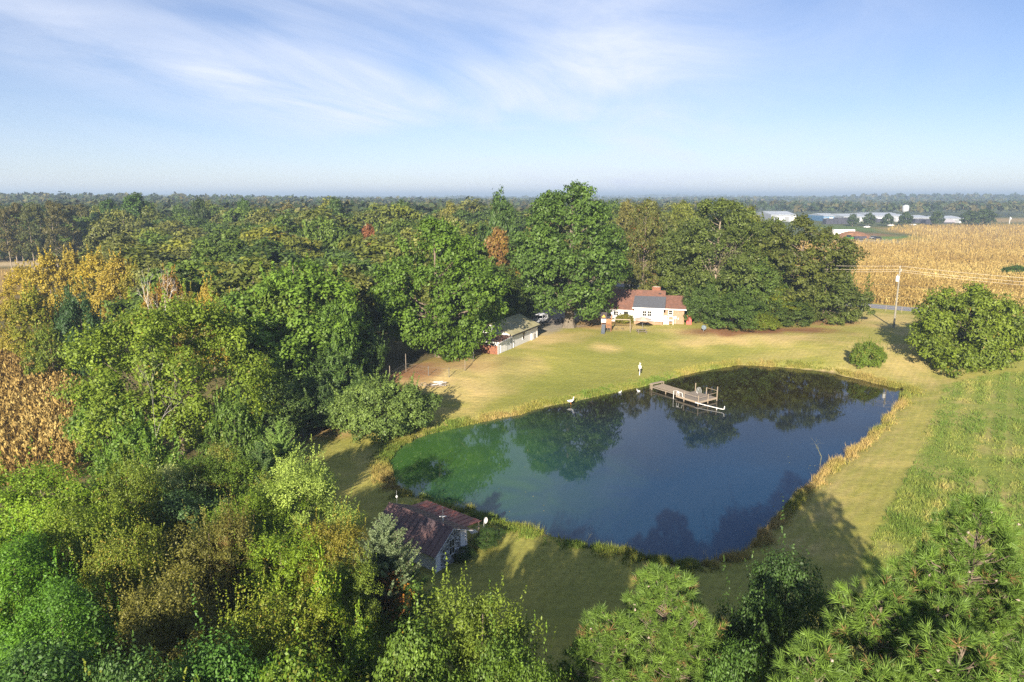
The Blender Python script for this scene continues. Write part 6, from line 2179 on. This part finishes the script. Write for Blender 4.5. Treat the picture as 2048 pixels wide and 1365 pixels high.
MB().prism([(-0.6, 1.5), (4.5, 3.9), (9.6, 1.5), (9.6, 1.3), (-0.6, 1.3)], 'x', -6, 6).build('roof', mat('barn_roof', (0.36, 0.34, 0.36), 0.8, 0.1, 0.2), bn)

M_clay = mat('red_clay', (0.20, 0.10, 0.052), 0.95, 0.3, 0.4)
x, y, _ = P(1718, 478)
w = MB()
r = rng(9)
n_ = 22
prof = [(11, 0), (8.5, 1.6), (5.5, 3.2), (2.2, 4.0), (0.1, 4.1)]
for (ra, zz_) in prof:
    for k in range(n_):
        t = 2 * math.pi * k / n_
        q_ = ra * (1 + r.normal(0, 0.07))
        w.v.append((q_ * math.cos(t) * 1.15, q_ * math.sin(t) * 0.8, zz_ + r.normal(0, 0.12) * (zz_ > 0)))
for i in range(len(prof) - 1):
    for k in range(n_):
        j = (k + 1) % n_
        w.f.append((i * n_ + k, i * n_ + j, (i + 1) * n_ + j, (i + 1) * n_ + k))
o = w.build('dirt_pile', M_clay)
o.location = (x, y + 8, -0.1)
tag(o, 'heap of red clay beside the parked vehicles at the corn edge', 'dirt pile')


def vehicle(name, label, cat, px, py, rz, body, col_m, cab=None):
    x, y, _ = P(px, py)
    e = empty(name, (x, y, 0), rz, label, cat)
    (lx, ly, lz) = body
    MB().box(-lx / 2, lx / 2, -ly / 2, ly / 2, 0.5, 0.5 + lz).build('body', col_m, e)
    if cab:
        (ca_, cb_, cz_) = cab
        MB().prism([(ca_, 0.5 + lz), (cb_, 0.5 + lz), (cb_ - 0.4, 0.5 + lz + cz_), (ca_ + 0.5, 0.5 + lz + cz_)], 'y', -ly / 2 + 0.08, ly / 2 - 0.08).build('cabin', M_glass, e)
        MB().box(ca_ + 0.45, cb_ - 0.35, -ly / 2 + 0.06, ly / 2 - 0.06, 0.502 + lz + cz_, 0.56 + lz + cz_).build('roof', col_m, e)
    for sx in (-0.32, 0.32):
        for sy in (-1, 1):
            MB().lathe([(0.1, -0.12), (0.42, -0.12), (0.42, 0.12), (0.1, 0.12)], 10, M=Matrix.Translation((lx * sx, sy * ly / 2, 0.42)) @ Matrix.Rotation(rad(90), 4, 'X')).build('wheel', M_tyre, e)
    return e


M_darkcar = mat('dark_car_paint', (0.035, 0.04, 0.05), 0.3, 0.05, 2, spec=0.6)
vehicle('parked_car', 'dark car parked at the edge of the far corn', 'car', 1754, 480, 0.1, (4.7, 1.9, 0.7), M_darkcar, (-1.6, 1.7, 0.6))
vehicle('parked_car', 'grey car half behind the dark one at the far corn', 'car', 1747, 478.5, 0.2, (4.5, 1.9, 0.7), M_grey, (-1.6, 1.5, 0.6))
vehicle('dump_trailer', 'black open trailer before the clay heap', 'trailer', 1719, 480, 0.05, (7.0, 2.4, 1.5), M_dk)
vehicle('loader', 'green loader at the left of the clay heap', 'loader', 1697, 481, 0.3, (5.0, 2.4, 1.2), mat('green_paint', (0.05, 0.22, 0.05), 0.4, 0.1), (-1.2, 0.9, 1.3))
vehicle('box_trailer', 'white box trailer showing past the tree edge above the clay heap', 'trailer', 1686, 471, 0.05, (14.0, 2.8, 3.2), M_trim)
for (px, py, c_, lb) in ((1733, 456.5, M_trim, 'white van in front of the round trees'), (1781, 453, M_trim, 'white car at the far corn edge under the third round tree'), (1826, 452, M_pale, 'pale car at the corn edge right of the tank tree')):
    vehicle('parked_car', lb, 'car', px, py, 0.0, (4.6, 1.9, 0.8), c_, (-1.7, 1.6, 0.6))

# ------------------------------------------------------------------ haze
hz = MB().box(-9500, 9500, -800, 12500, -26.0, 64.0)
hm = bpy.data.materials.new('haze')
hm.use_nodes = True
t = hm.node_tree
t.nodes.clear()
pv = N(t, 'ShaderNodeVolumePrincipled', Density=0.00035, Anisotropy=0.2)
pv.inputs['Color'].default_value = (0.62, 0.80, 1.0, 1)
om = N(t, 'ShaderNodeOutputMaterial')
L(t, pv.outputs[0], om.inputs['Volume'])
tag(hz.build('haze', hm), 'pale blue air over the far land', kind='stuff')
